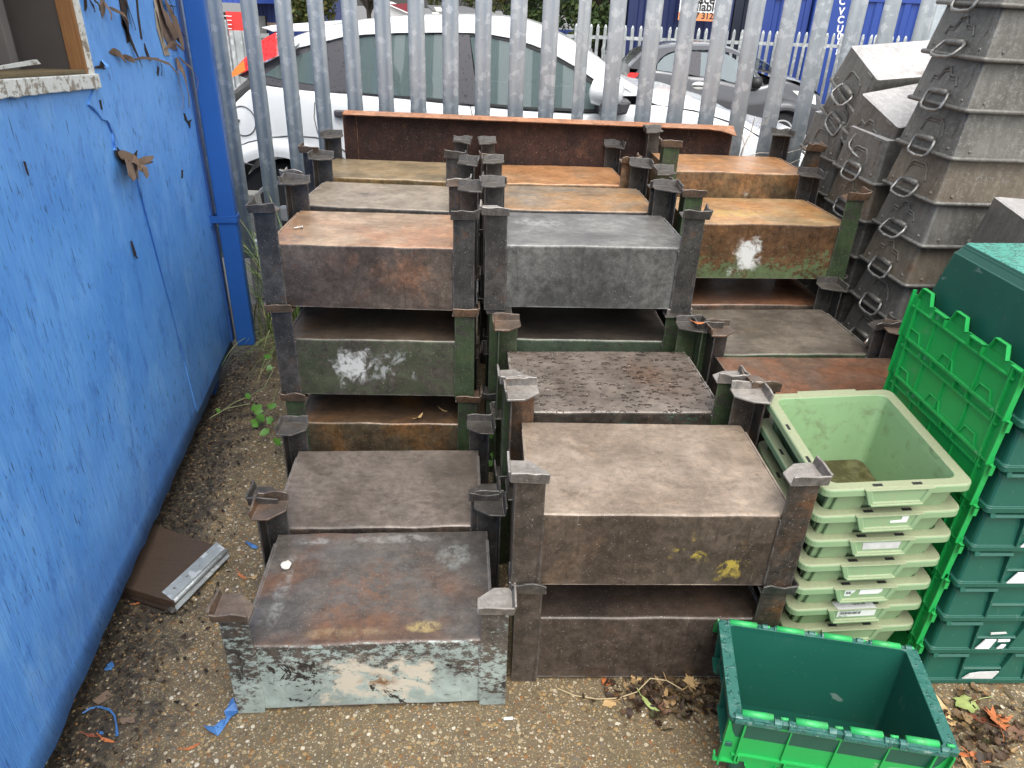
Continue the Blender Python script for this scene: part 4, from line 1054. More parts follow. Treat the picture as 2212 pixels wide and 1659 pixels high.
bm = BM(); add_box(bm, wx0+.002, wx1, -.11, .0025, wz0+.0035, wz0+.014); obj('inner_sill', bm, MT['sill_wood'], wf, bevel=.003)
bm = BM(); add_box(bm, wx0-.05, wx0+.105, -.17, -.15, wz0, wz1); add_box(bm, wx0-.002, wx0+.0075, -.15, -.024, wz0+.012, wz1+.05); obj('reveal', bm, MT['dust_dark'], wf)
bm = BM(); add_box(bm, wx0+.085, wx0+.125, -.148, -.12, wz0, wz1); obj('batten', bm, MT['dust_grey'], wf, bevel=.002)
bm = BM(); add_box(bm, wx0+.11, wx1+.1, -.175, -.155, wz0-.1, wz1); obj('board', bm, MT['tanboard'], wf)
bm = BM(); add_prism(bm, [(wx0+.075, wz0+.026), (wx0+.09, wz0+.036), (wx0+.30, wz0+.022), (wx0+.30, wz0+.016)], 'y', -.085, -.075); obj('loose_strip', bm, MT['flake'], wf)
shear = Matrix.Identity(4); shear[2][0] = .062; shear[2][3] = -.062*wx0
for o in [wf]+list(wf.children): o.data.transform(shear)
# square downpipe standing off the corner
pc = at_y(417, 0, 3.04); p1 = (at_y(534, 741, 3.04)-WA); p1 = Vector((p1.dot(wu), p1.dot(wnv), p1.z))
hw = .039
bm = BM(); add_box(bm, p1.x-.03, p1.x+.03, p1.y-hw, p1.y+hw, p1.z, 2.3)
dpipe = obj('downpipe', bm, MT['blue_pipe'], shed, bevel=.006, segs=3)
zb = .60
bm = BM()
for (a_, b_, c_, d_) in ((p1.x-.034, p1.x+.036, p1.y+hw, p1.y+hw+.004), (p1.x+.031, p1.x+.036, p1.y-.085, p1.y+hw), (p1.x-.036, p1.x-.031, p1.y-.085, p1.y+hw)):
    add_box(bm, a_, b_, c_, d_, zb-.014, zb+.014)
add_box(bm, p1.x+.028, p1.x+.036, p1.y-.10, p1.y-.06, zb-.03, zb+.02)
obj('bracket', bm, MT['blue_pipe'], dpipe, bevel=.001)
# torn and curling strips of veneer
def strip(pts, w0, mat, lift=(.008, .02), thick=.0016, name='peeling_strip', tip=.35):
    """pts along the strip in enlargement pixels; lift = stand-off along it; w0 = width in enlargement pixels"""
    P_ = [W1(x, y) for x, y in pts]; n = len(P_)
    # resample smoothly
    Q = []
    for i in range(n-1):
        for k in range(4):
            f = k/4; Q.append(P_[i].lerp(P_[i+1], f))
    Q.append(P_[-1]); m = len(Q); rib = []
    ws = w0*.2728*2.3/1548*.72
    for i, q in enumerate(Q):
        f = i/(m-1); a_ = Q[max(0, i-1)]; b_ = Q[min(m-1, i+1)]; tdir = (b_-a_).normalized()
        side = Vector((tdir.z, 0, -tdir.x)); 
        prof = min(1, f*5+.35)*(1-(1-tip)*max(0, f-.55)/.45)
        ww = ws*prof*(1+.35*mnoise.noise(Vector((q.x*60, q.z*60, w0))))
        off = lift[0]+(lift[1]-lift[0])*math.sin(f*math.pi*.5)**1.3
        tw = .5*math.sin(f*3+w0)
        rib.append((q+Vector((0, off, 0)), side*ww*math.cos(tw)+Vector((0, ww*math.sin(tw)*.7, 0))))
    bm = BM(); sheet(bm, rib, None, Vector((0, 1, 0)), thick)
    return obj(name, bm, MT[mat], shed, smooth=False)
def gash(poly, mat='veneer_dark', y=.0072, name='bare_patch'):
    bm = BM(); pts = []
    for (x, y_), (x2, y2) in zip(poly, poly[1:]+poly[:1]):
        for f in (0, .33, .66):
            p = W1(x+(x2-x)*f, y_+(y2-y_)*f); pts.append((p.x+.0022*mnoise.noise(p*90), p.z+.003*mnoise.noise(p*70+Vector((5, 5, 5)))))
    add_prism(bm, pts, 'y', y-.002, y)
    bmesh.ops.triangulate(bm, faces=[f for f in bm.faces if len(f.verts) > 4]); return obj(name, bm, MT[mat], shed)
gash([(915, -60), (955, -60), (985, 90), (1000, 180), (1010, 330), (990, 340), (975, 240), (945, 190), (950, 120)])
gash([(1055, -60), (1068, -60), (1085, 130), (1112, 310), (1100, 310), (1075, 150)])
gash([(1195, -60), (1250, -60), (1290, 120), (1350, 290), (1390, 400), (1330, 380), (1260, 250), (1225, 120)], 'veneer')
gash([(1205, 60), (1235, 180), (1270, 300), (1330, 440), (1285, 440), (1255, 330), (1225, 230)], 'veneer_pale', .0085)
gash([(640, -60), (660, -60), (668, 60), (652, 90)]); gash([(775, -60), (800, -60), (815, 80), (790, 140), (778, 90)], 'veneer')
gash([(895, 1185), (960, 1215), (1020, 1290), (1050, 1290), (1030, 1240), (1070, 1190), (1060, 1270), (1045, 1310), (960, 1300), (900, 1230)])
gash([(1125, 340), (1150, 400), (1180, 480), (1155, 470), (1130, 390)])
for poly in ([(1440, 895), (1452, 900), (1470, 955), (1505, 950), (1490, 970), (1492, 1015), (1470, 970), (1450, 950)], [(770, 790), (778, 790), (792, 870), (782, 865)], [(1425, 1350), (1435, 1350), (1432, 1415), (1424, 1405)],
             [(780, 480), (800, 500), (808, 525), (760, 540), (775, 510)], [(905, 1165), (925, 1180), (920, 1200)], [(1232, 520), (1245, 540), (1238, 600), (1228, 580)], [(160, 1270), (172, 1275), (205, 1390), (195, 1385)]):
    gash(poly)
for poly in ([(1016, 1905), (1024, 1905), (1060, 2010), (1052, 2035)], [(1040, 1990), (1046, 2000), (1075, 2045), (1066, 2050)]): gash(poly)
strip([(960, -40), (1000, 90), (1040, 235)], 34, 'veneer_dark', (.006, .012))
strip([(990, 250), (1030, 390), (1082, 530)], 20, 'veneer_dark', (.006, .016))
strip([(1215, -60), (1255, 90), (1300, 200), (1345, 305)], 74, 'veneer', (.010, .022), tip=.6)
strip([(1370, 455), (1392, 580), (1388, 720), (1382, 845)], 52, 'veneer', (.010, .05), tip=.8)
strip([(1390, 450), (1448, 540), (1455, 640), (1412, 750)], 15, 'veneer', (.010, .06))
strip([(1000, 478), (1080, 456), (1170, 466), (1260, 505), (1308, 580), (1325, 700), (1338, 780), (1325, 870)], 15, 'veneer', (.012, .05))
strip([(945, 440), (985, 460), (1010, 480), (960, 475)], 26, 'veneer', (.008, .02))
strip([(845, 410), (900, 420), (945, 470)], 26, 'veneer', (.006, .014)); strip([(800, 20), (800, 90), (785, 150)], 26, 'veneer', (.01, .03)); strip([(835, 55), (890, 110), (908, 190)], 14, 'veneer', (.01, .04))
for L_, w_, m_, lf in (([(935, 95), (960, 180), (985, 260), (1000, 335)], 60, 'veneer_dark', (.008, .014)), ([(1200, 0), (1222, 100), (1240, 200), (1268, 335)], 40, 'veneer_pale', (.009, .012)), ([(1255, -40), (1300, 80), (1338, 190), (1366, 300), (1382, 400)], 62, 'veneer', (.014, .03)),
                       ([(1340, 265), (1372, 330), (1402, 425)], 20, 'veneer_dark', (.012, .03)), ([(858, 388), (900, 430), (935, 492)], 26, 'veneer', (.008, .02)), ([(1278, 38), (1345, 52)], 9, 'veneer_dark', (.01, .02)), ([(1320, 165), (1360, 230), (1396, 292)], 10, 'veneer_dark', (.01, .03)),
                       ([(1372, 458), (1350, 535), (1336, 602)], 16, 'veneer', (.012, .03)), ([(1225, 455), (1240, 520), (1228, 600)], 16, 'veneer_dark', (.01, .02)), ([(1285, -30), (1310, 60), (1300, 110)], 22, 'veneer_dark', (.016, .03)), ([(690, -30), (705, 30), (692, 80)], 18, 'veneer_dark', (.01, .03)),
                       ([(780, 475), (795, 520), (812, 530)], 18, 'ply', (.008, .02)), ([(725, 535), (765, 528), (800, 545)], 12, 'veneer_dark', (.007, .01))):
    strip(L_, w_, m_, lf)
strip([(655, -40), (660, 40), (650, 90)], 22, 'veneer_dark', (.01, .03)); strip([(1280, 390), (1320, 330), (1385, 400)], 18, 'veneer', (.012, .03))
for L_, w_ in (([(985, 1222), (975, 1290), (930, 1350), (903, 1412)], 62), ([(1000, 1235), (1000, 1310), (975, 1370), (955, 1398)], 66), ([(1015, 1255), (1032, 1318), (1042, 1350), (1018, 1388)], 56), ([(935, 1212), (950, 1260), (915, 1300), (897, 1340), (890, 1402)], 44), ([(905, 1210), (955, 1255), (985, 1310)], 44)):
    strip(L_, w_, 'veneer', (.010, .045), tip=.7)
strip([(1050, 1300), (1095, 1262), (1132, 1240)], 34, 'veneer', (.01, .03)); strip([(1060, 1295), (1100, 1290), (1130, 1280)], 18, 'veneer', (.01, .03))
rs = random.Random(5)
for px, py in ():
    q = WP(px, py); bm = BM(); ln = rs.uniform(.012, .022)
    sheet(bm, [(q+Vector((rs.uniform(-.004, .004), .008+.010*f, ln*(1-f)-.01)), Vector((.006*(1-.6*f), 0, 0))) for f in (0, .3, .6, 1)], None, Vector((0, 1, 0)), .0016)
    obj('paint_flake', bm, MT['ply'], shed)

# ------------------------------------------------------------------ background vehicles
t = NT('white car paint', .18, 0, .5); t.set('Base Color', t.mix(t.noise(3), (.78, .80, .80), (.82, .83, .83))); t.set('Coat Weight', .6); t.set('Coat Roughness', .05); MT['white_car'] = t.m
t = NT('silver grey car paint', .25, .35, .5); t.set('Base Color', t.mix(t.noise(3), (.055, .055, .062), (.075, .075, .083))); t.set('Coat Weight', .7); t.set('Coat Roughness', .05); MT['grey_car'] = t.m
t = NT('dark trim plastic', .45, 0, .5); dn = t.noise(60, 2); t.set('Base Color', t.mix(t.step(dn, .62, .66), (.075, .072, .08), (.02, .02, .022))); MT['trim'] = t.m
MT['rubber'] = simple('dark rubber seal', (.012, .012, .013), .5)
t = NT('red lamp glass', .12, 0, .5); gx = t.vor(70); t.set('Base Color', t.mix(t.step(gx, .2, .5), (.75, .02, .02), (.95, .06, .06))); MT['red_lamp'] = t.m
MT['amber'] = simple('amber lamp glass', (.95, .22, .02), .15)
MT['lamp_clear'] = simple('clear lamp glass', (.7, .7, .66), .1)
MT['alloy'] = simple('alloy wheel', (.55, .55, .56), .35, .6)
MT['tyre'] = simple('tyre rubber', (.022, .022, .024), .8)
MT['seat'] = simple('grey green seat cloth', (.16, .185, .185), .8)
def glass(name, tint, mixf, rough=.03):
    m = bpy.data.materials.new(name); m.use_nodes = True; nt = m.node_tree; nt.nodes.clear()
    out = nt.nodes.new('ShaderNodeOutputMaterial'); tr_ = nt.nodes.new('ShaderNodeBsdfTransparent'); gl = nt.nodes.new('ShaderNodeBsdfPrincipled'); mx = nt.nodes.new('ShaderNodeMixShader')
    gl.inputs['Base Color'].default_value = (*tint, 1); gl.inputs['Roughness'].default_value = rough; gl.inputs['Specular IOR Level'].default_value = 1.0
    tr_.inputs[0].default_value = (.80, .88, .86, 1); mx.inputs[0].default_value = mixf
    nt.links.new(tr_.outputs[0], mx.inputs[1]); nt.links.new(gl.outputs[0], mx.inputs[2]); nt.links.new(mx.outputs[0], out.inputs[0]); return m
MT['glass_w'] = glass('car window glass', (.16, .21, .21), .60)
MT['glass_g'] = glass('dark car window glass', (.25, .29, .31), .6)

def interp(pts, x):
    if x <= pts[0][0]: return pts[0][1]
    for (x0, y0), (x1, y1) in zip(pts, pts[1:]):
        if x <= x1:
            f = (x-x0)/(x1-x0+1e-9); f2 = f*f*(3-2*f)*.35+f*.65
            return y0+(y1-y0)*f2
    return pts[-1][1]
def wheel(parent, x, y, r, alloy=True):
    Mx = Matrix.Translation((x, y, r)) @ Euler((math.pi/2, 0, 0)).to_matrix().to_4x4()
    bm = BM(); lathe(bm, [(r*.64, -.09), (r*.9, -.095), (r, -.07), (r, .07), (r*.9, .095), (r*.64, .09)], 36, Mx); ty = obj('wheel', bm, MT['tyre'], parent, smooth=False, bevel=.004)
    bm = BM(); lathe(bm, [(r*.65, .02), (r*.65, .088), (r*.60, .086), (r*.57, .04), (r*.2, .035)], 36, Mx)
    obj('rim', bm, MT['trim'] , ty, smooth=False)
    bm = BM()
    for k in range(7):
        a_ = 2*math.pi*k/7+.2
        Ms = Mx @ Euler((0, 0, a_)).to_matrix().to_4x4()
        add_prism(bm, [(r*.08, -r*.07), (r*.61, -r*.11), (r*.61, r*.11), (r*.08, r*.07)], 'z', .055, .082, Ms)
    lathe(bm, [(r*.17, .05), (r*.17, .09), (r*.1, .095)], 20, Mx)
    lathe(bm, [(r*.65, .075), (r*.66, .092), (r*.58, .092), (r*.57, .075)], 36, Mx)
    obj('spokes', bm, MT['alloy'], ty, bevel=.004)
def car(name, label, loc, rotz, d):
    """d: outline dictionary in metres, x along the car (nose +x), y across (0 near side .. W far side), z up"""
    root = thing(name, label, 'car', loc, (0, 0, rotz)); W_ = d['W']; pm = d['paint']
    x0, x1 = d['top'][0][0], d['top'][-1][0]
    belt = d['belt']; low = d['sill']
    def tuck(x):                                       # plan curve of the body: ends pull in
        a_ = max(0, (x0+.55-x)/.55); b_ = max(0, (x-(x1-.7))/.7); return .16*a_*a_ + .20*b_*b_
    def bottom(x):
        z = low
        for wx, wr in d['wheels']:
            rr = wr+.055
            if abs(x-wx) < rr: z = max(z, wr + math.sqrt(max(0, rr*rr-(x-wx)**2)))
        return z
    xs_ = sorted(set([x0+(x1-x0)*i/70 for i in range(71)] + [wx+s*(wr+.055)*math.cos(R(a_)) for wx, wr in d['wheels'] for s in (-1, 1) for a_ in (2, 12, 24, 36, 50, 65, 80)]))
    def side_y(x, z):
        zb_ = interp(belt, x); f = (z-low)/(zb_-low+1e-6)
        bul = -.055*math.sin(max(0, min(1, f))*math.pi)**.8 + .02*(1-f)
        cr = .012 if f > d.get('crease', .62) else 0
        fl = 0
        for wx, wr in d['wheels']:
            q = math.hypot(x-wx, z-wr); 
            if q < wr+.16: fl = max(fl, .028*min(1, max(0, (wr+.16-q)/.05)))
        return tuck(x) + bul + cr*.6 - fl
    for side in (0, 1):
        bm = BM(); rings = []
        for x in xs_:
            zb_ = interp(belt, x); z0_ = min(bottom(x), zb_-.03); ring = []
            for k in range(15):
                z = z0_+(zb_-z0_)*k/14; y = side_y(x, z)
                ring.append(Vector((x, y if side == 0 else W_-y, z)))
            ring.append(Vector((x, (tuck(x)+.05) if side == 0 else W_-tuck(x)-.05, zb_+.012)))
            rings.append(ring)
        loft(bm, rings, closed=False)
        o_ = obj('body_side', bm, pm, root, smooth=True)
        for wx, wr in d['wheels']:
            bm = BM(); pr = []
            for a_ in range(0, 181, 10):
                c_, s_ = math.cos(R(a_)), math.sin(R(a_)); rr = wr+.052
                y_ = side_y(wx+rr*c_, wr+rr*s_)+.004; y2 = .34
                if side: y_, y2 = W_-y_, W_-y2
                pr.append([Vector((wx+rr*c_, y_, wr+rr*s_)), Vector((wx+rr*c_, y2, wr+rr*s_))])
            loft(bm, pr, closed=False); obj('wheel_arch', bm, MT['black'], root)
    # bonnet, tail and roof skins
    def skin(name, pts, inset, mat, crown=.03, n=12, par=root):
        bm = BM(); rings = []
        for x, z in pts:
            i_ = inset(x, z); ring = []
            for k in range(n+1):
                f = k/n; ring.append(Vector((x, i_+(W_-2*i_)*f, z + crown*(1-(2*f-1)**4)-crown*.6*((2*f-1)**8))))
            rings.append(ring)
        loft(bm, rings, closed=False); return obj(name, bm, mat, par, smooth=True)
    for nm, pts in d['skins'].items(): skin(nm, pts, lambda x, z: tuck(x)+.04, pm)
    tum = d['tumble']
    yin = lambda x, z: .04 + tum*max(0, z-interp(belt, x)) + .12*max(0, (x0+.35-x)/.35)
    skin('roof', d['roof'], lambda x, z: yin(x, z)+.02, pm, .035)
    for nm, (pts, mat) in d.get('screens', {}).items(): skin(nm, pts, lambda x, z: yin(x, z)+.03, MT[mat], .02)
    # greenhouse sides: painted frame strips, dark pillars and panes
    for side in (0, 1):
        def S_(x, z, o_=0):
            y = yin(x, z)-o_
            return Vector((x, y if side == 0 else W_-y, z))
        def panel(nm, poly, mat, o0, o1, par=root):
            bm = BM(); A = [bm.verts.new(S_(x, z, o0)) for x, z in poly]; B = [bm.verts.new(S_(x, z, o1)) for x, z in poly]
            n_ = len(poly); bm.faces.new(A); bm.faces.new(B)
            for i in range(n_): bm.faces.new((A[i], A[(i+1) % n_], B[(i+1) % n_], B[i]))
            bmesh.ops.triangulate(bm, faces=[f for f in bm.faces if len(f.verts) > 4]); return obj(nm, bm, mat if not isinstance(mat, str) else MT[mat], par)
        for nm, poly, mat, o0, o1 in d['panels']: panel(nm, poly, pm if mat == 'paint' else mat, o0, o1)
        if side == 0:
            for nm, poly, mat, o0, o1 in d.get('near_panels', []): panel(nm, poly, pm if mat == 'paint' else mat, o0, o1)
    # cabin
    bm = BM(); cx0, cx1 = d['cabin']; add_box(bm, cx0, cx1, .12, W_-.12, .30, interp(belt, (cx0+cx1)/2)-.18); obj('cabin_floor', bm, MT['seat'], root)
    for sx in d['seats']:
        for sy in (.42, W_-.42):
            bm = BM()
            add_prism(bm, [(sx, .55), (sx+.12, .55), (sx-.02, 1.10), (sx-.12, 1.10)], 'y', sy-.23, sy+.23)
            add_prism(bm, [(sx-.10, 1.12), (sx-.01, 1.12), (sx-.03, 1.28), (sx-.11, 1.28)], 'y', sy-.13, sy+.13)
            obj('seat', bm, MT['seat'], root, bevel=.03, segs=3)
    bm = BM(); 
    dx, dz = d['dash']; add_prism(bm, [(dx, .6), (dx+.5, .6), (dx+.45, dz-.03), (dx+.1, dz)], 'y', .12, W_-.12); obj('dashboard', bm, MT['trim'], root)
    bm = BM(); Mw = Matrix.Translation((dx-.05, W_-.42 if d.get('rhd', 1) == 0 else .42, dz-.02)) @ Euler((0, R(-62), 0)).to_matrix().to_4x4()
    add_tube(bm, [Mw @ Vector((.185*math.cos(2*math.pi*k/24), .185*math.sin(2*math.pi*k/24), 0)) for k in range(24)], .016, 8, closed=True); add_tube(bm, [Mw @ Vector((-.18, 0, 0)), Mw @ Vector((.18, 0, 0))], .02, 6)
    obj('steering_wheel', bm, MT['dust_grey'], root, smooth=True)
    for wx, wr in d['wheels']:
        wheel(root, wx, .10, wr); wheel(root, wx, W_-.10, wr)
    return root, S_ , side_y
YF = 4.56
def F(px, py, dz=0):
    """picture point on the near flank of the white hatchback -> (x, z)"""
    p = at_y(px, py, YF)
    for _ in range(3): p = at_y(px, py, YF+.04+.28*max(0, p.z-.93))
    return (p.x, p.z)
zF = lambda L: [F(438.9+.2976*x, .2976*y) for x, y in L]
z3F = lambda L: [F(987.5+.2976*x, .2976*y) for x, y in L]
roof_e = [F(620, 90), F(655, 78), F(700, 66.5), F(760, 57), F(830, 50), F(900, 47), F(1000, 46.5), F(1080, 50), F(1135, 57), F(1180, 72), F(1240, 102), F(1300, 141), F(1345, 178), F(1380, 205)]
rail_lo = [F(640, 104), F(700, 90), F(745, 78.5), F(790, 74), F(860, 70.5), F(966, 69.5), F(1014, 70.5), F(1060, 74), F(1105, 82), F(1150, 96), F(1181, 108), F(1246, 145), F(1285, 172), F(1330, 206)]
q_glass = zF([(462, 540), (560, 470), (700, 400), (830, 355), (915, 335), (905, 430), (860, 560), (815, 608), (700, 590), (560, 565)])
q_trim = zF([(262, 545), (420, 470), (555, 410), (710, 345), (860, 305), (1040, 265), (1046, 400), (1050, 668), (900, 662), (700, 645), (560, 620), (430, 598)])
rd_trim = zF([(1040, 265), (1140, 250), (1270, 240), (1530, 232), (1780, 232), (1870, 232), (1950, 765), (1770, 740), (1405, 700), (1052, 668)])
rd_glass = zF([(1060, 420), (1100, 300), (1140, 268), (1280, 252), (1520, 246), (1768, 246), (1775, 480), (1780, 718), (1640, 706), (1405, 688), (1170, 670), (1064, 655)])
b_pil = zF([(1776, 234), (1932, 232), (1995, 758), (1784, 736)])
fd_trim = z3F([(70, 232), (150, 236), (270, 252), (400, 282), (510, 315), (660, 375), (790, 448), (880, 500), (990, 575), (1020, 690), (1030, 800), (1000, 812), (860, 806), (500, 790), (160, 760), (130, 756)])
fd_glass = z3F([(95, 262), (150, 256), (262, 274), (395, 304), (505, 338), (652, 396), (780, 468), (870, 520), (965, 600), (985, 700), (1000, 792), (860, 786), (500, 772), (165, 742), (150, 640)])
mir_tri = z3F([(985, 560), (1060, 620), (1200, 745), (1240, 790), (1262, 845), (1100, 842), (1010, 812), (990, 690)])
belt_w = [(-2.2, .86), (-1.85, .90), F(560, 181), F(640, 191), F(751, 201), F(860, 210), F(966, 222), F(1030, 229), F(1143, 239), F(1243, 245), F(1310, 243), F(1350, 225), F(1420, 226), F(1500, 240), F(1600, 272), F(1660, 308), (1.95, .775), (2.15, .675), (2.24, .53)]
belt_w = [(x, z-.012) for x, z in belt_w]
wheels_w = [(F(612, 400)[0], .315), (F(612, 400)[0]+2.6, .315)]
hood = [F(1345, 178), F(1385, 205), F(1420, 218), F(1500, 230), F(1600, 262), F(1660, 298), (1.95, .80), (2.15, .70), (2.24, .55), (2.26, .35)]
tail = [(-1.33, 1.32), (-1.52, 1.22), (-1.75, 1.05), (-1.93, .92), (-2.0, .80), (-2.08, .68), (-2.12, .5), (-2.10, .3)]
upper_c = roof_e[:4] + zF([(1040, 265), (860, 305), (710, 345), (640, 300), (545, 240)])
strip_roof = roof_e + rail_lo[::-1]
# tail lamp
lamp = zF([(196, 562), (260, 480), (340, 400), (430, 305), (480, 268), (545, 235), (556, 400), (430, 455), (320, 520)])
amb = zF([(196, 564), (250, 490), (318, 432), (330, 505), (270, 540)])
dW = dict(W=1.70, paint=MT['white_car'], top=[(-2.10, .5), (2.26, .5)], belt=belt_w, sill=.24, wheels=wheels_w, tumble=.30, roof=[(x, z) for x, z in roof_e[:-1]], skins={'bonnet': hood, 'tailgate': tail},
          screens={'windscreen': ([(F(1150, 62)[0], F(1150, 62)[1]+.005), (F(1300, 145)[0], F(1300, 145)[1]+.006), (F(1380, 207)[0], F(1380, 207)[1])], 'glass_w')},
          panels=[('roof_rail', strip_roof, 'paint', -.004, .022), ('rear_quarter', upper_c, 'paint', -.010, .016),
                  ('quarter_trim', q_trim, 'trim', -.012, .008), ('quarter_window', q_glass, 'glass_w', .008, .012),
                  ('rear_window', rd_glass, 'glass_w', -.004, .006), ('rear_window_frame', [rd_trim[0]]+rd_trim[1:6]+[rd_glass[5]]+rd_glass[4:0:-1]+[rd_glass[1]], 'rubber', -.004, .012),
                  ('window_foot_trim', rd_trim[6:]+[rd_glass[11], rd_glass[10], rd_glass[9], rd_glass[8], rd_glass[7]], 'rubber', -.004, .012), ('door_pillar', b_pil, 'trim', -.006, .012),
                  ('front_window', fd_glass, 'glass_w', -.004, .006), ('front_window_frame', fd_trim[0:9]+fd_glass[8::-1], 'rubber', -.004, .012), ('front_window_foot', fd_glass[9:14]+fd_trim[14:9:-1], 'rubber', -.004, .012),
                  ('mirror_base', mir_tri, 'trim', -.004, .014), ('tail_lamp', lamp, 'red_lamp', .0, .030), ('indicator_lamp', amb, 'amber', .028, .033)],
          cabin=(-1.3, 1.0), seats=[-.72, .12], dash=(.72, .98), rhd=0)
focus, S_f, sy_f = car('parked_car', 'white hatchback parked close behind the palisade fence', (0, YF, 0), 0, dW)
def pt_side(px, py, out=.004):
    x, z = F(px, py); return Vector((x, sy_f(x, z)-out, z))
# flank details: fuel flap, seams, door handle, mirror, spoiler
bm = BM(); fx, fz = F(531, 259)
ring = [Vector((fx+.083*math.cos(2*math.pi*k/32), 0, fz+.083*math.sin(2*math.pi*k/32))) for k in range(32)]
for p in ring: p.y = sy_f(p.x, p.z)-.001
add_tube(bm, ring, .0035, 6, closed=True); add_tube(bm, [Vector((fx-.03, sy_f(fx, fz)-.004, fz)), Vector((fx-.03, sy_f(fx, fz)+.01, fz))], .010, 10); obj('fuel_flap', bm, MT['trim'], focus)
def seam(pts, r=.003, name='seam'):
    bm = BM(); Q = []
    for (a_, b_), (c_, d_) in zip(pts, pts[1:]):
        for k in range(5): Q.append(pt_side(a_+(c_-a_)*k/5, b_+(d_-b_)*k/5, .0))
    Q.append(pt_side(*pts[-1], .0)); add_tube(bm, Q, r, 5); obj(name, bm, MT['trim'], focus)
seam([(686, 218), (684, 250), (692, 282), (715, 310), (760, 345)]); seam([(1017, 225), (1024, 260), (1028, 330)])
seam([(520, 340), (560, 350)], .004); seam([(517, 315), (545, 303), (590, 293), (640, 289), (690, 293), (730, 308), (765, 330)], .004)
bm = BM(); p = pt_side(735, 242, .0); add_box(bm, -.02, .17, -.035, .0, -.022, .022, Matrix.Translation(p)); obj('door_handle', bm, MT['trim'], focus, bevel=.014, segs=3)
bm = BM(); mx_, mz_ = F(1310, 212)
lathe(bm, [(.02, -.12), (.085, -.10), (.10, -.03), (.10, .05), (.085, .075), (.03, .08)], 20, Matrix.Translation((mx_, -.075, mz_+.045)) @ Euler((0, R(90), R(-12))).to_matrix().to_4x4() @ Matrix.Diagonal((.78, 1.15, 1.0, 1)))
mir = obj('door_mirror', bm, MT['white_car'], focus, smooth=True)
bm = BM(); add_prism(bm, [(-.05, -.09), (.10, -.07), (.12, .0), (-.06, -.02)], 'y', -.16, .06, Matrix.Translation((mx_, 0, mz_+.01))); obj('mirror_foot', bm, MT['trim'], mir, bevel=.012)
bm = BM(); sx_, sz_ = F(603, 76)
add_prism(bm, [(sx_-.17, sz_+.03), (sx_-.10, sz_+.045), (sx_+.16, sz_+.07), (sx_+.14, sz_+.02), (sx_-.10, sz_+.01)], 'y', .35, 1.35); obj('spoiler', bm, MT['white_car'], focus, bevel=.008)

# grey hatchback farther off
YY = 12.2; gz = ground_z(12.6)
def G_(px, py):
    p = at_y(px, py, YY+.05); return (p.x, p.z-gz)
c1 = lambda L: [G_(1124.6+.1984*x, .1984*y) for x, y in L]
c4 = lambda L: [G_(1553.7+.2976*x, .2976*y) for x, y in L]
tail_x = G_(1352, 185)[0]
roof_y = c1([(1200, 745), (1330, 600), (1430, 560), (1520, 530), (1700, 505), (1900, 500), (2060, 500)]) + c4([(20, 340), (110, 360), (165, 385)])
xw0, xw1 = G_(1430, 262)[0], G_(1689, 262)[0]
roof_y = [(x, z) for x, z in roof_y]
scr = c4([(165, 385), (260, 400), (380, 470), (470, 560)])
belt_y = [(tail_x-.02, .80)] + c1([(1300, 745), (1480, 770), (1700, 800), (1850, 835), (2010, 845), (2160, 880)]) + [c4([(230, 640)])[0], c4([(480, 590)])[0], c4([(620, 640)])[0], c4([(740, 700)])[0], (xw1+.68, .58), (xw1+.74, .45)]
belt_y = sorted(belt_y); 
q_win = c1([(1480, 760), (1490, 700), (1560, 625), (1640, 585), (1700, 568), (1800, 560), (1820, 565), (1815, 800), (1700, 790), (1560, 772)])
f_win = c1([(1975, 572), (2150, 575), (2200, 590)]) + c4([(60, 395), (120, 430), (150, 460), (120, 600), (60, 590)]) + c1([(2200, 862), (2030, 838), (1950, 830)])
s_win = c4([(255, 510), (290, 570), (300, 640), (252, 630)])
c_pan = c1([(1190, 750), (1330, 600), (1430, 555), (1520, 530), (1700, 507), (1900, 502), (2060, 502)]) + c4([(20, 342), (110, 362), (160, 388), (235, 470), (300, 560), (330, 640), (300, 600), (240, 490), (150, 412), (110, 390), (20, 372)]) + c1([(2060, 545), (1900, 545), (1700, 552), (1600, 580), (1520, 640), (1440, 760), (1330, 760)])
b_p = c1([(1815, 560), (1975, 566), (1950, 832), (1812, 806)])
lampy = c1([(1155, 830), (1195, 795), (1290, 795), (1270, 830), (1225, 870), (1218, 950), (1140, 915)])
dY = dict(W=1.66, paint=MT['grey_car'], top=[(tail_x, .5), (xw1+.74, .5)], belt=belt_y, sill=.24, wheels=[(xw0, .30), (xw1, .30)], tumble=.22, roof=roof_y, crease=.75,
          skins={'bonnet': [scr[-1], c4([(560, 580)])[0], c4([(680, 625)])[0], c4([(750, 690)])[0], (xw1+.66, .60), (xw1+.74, .35)], 'tailgate': [roof_y[0], (tail_x+.05, roof_y[0][1]-.25), (tail_x-.02, .75), (tail_x-.04, .5), (tail_x-.02, .28)]},
          screens={'windscreen': (scr, 'glass_g')},
          panels=[('roof_side', c_pan, 'paint', -.004, .016), ('quarter_window', q_win, 'glass_g', .0, .008), ('front_window', f_win, 'glass_g', .0, .008), ('corner_window', s_win, 'glass_g', .0, .008), ('door_pillar', b_p, 'trim', -.004, .012)],
          cabin=(tail_x+.5, xw1-.3), seats=[tail_x+1.0, tail_x+1.75], dash=(xw1-.75, .92), rhd=0)
yaris, S_y, sy_y = car('parked_car', 'dark grey hatchback parked farther away beyond the white car', (0, YY, gz), 0, dY)
def pty(px, py, o_=.0): x, z = G_(px, py); return Vector((x, sy_y(x, z)-o_, z))
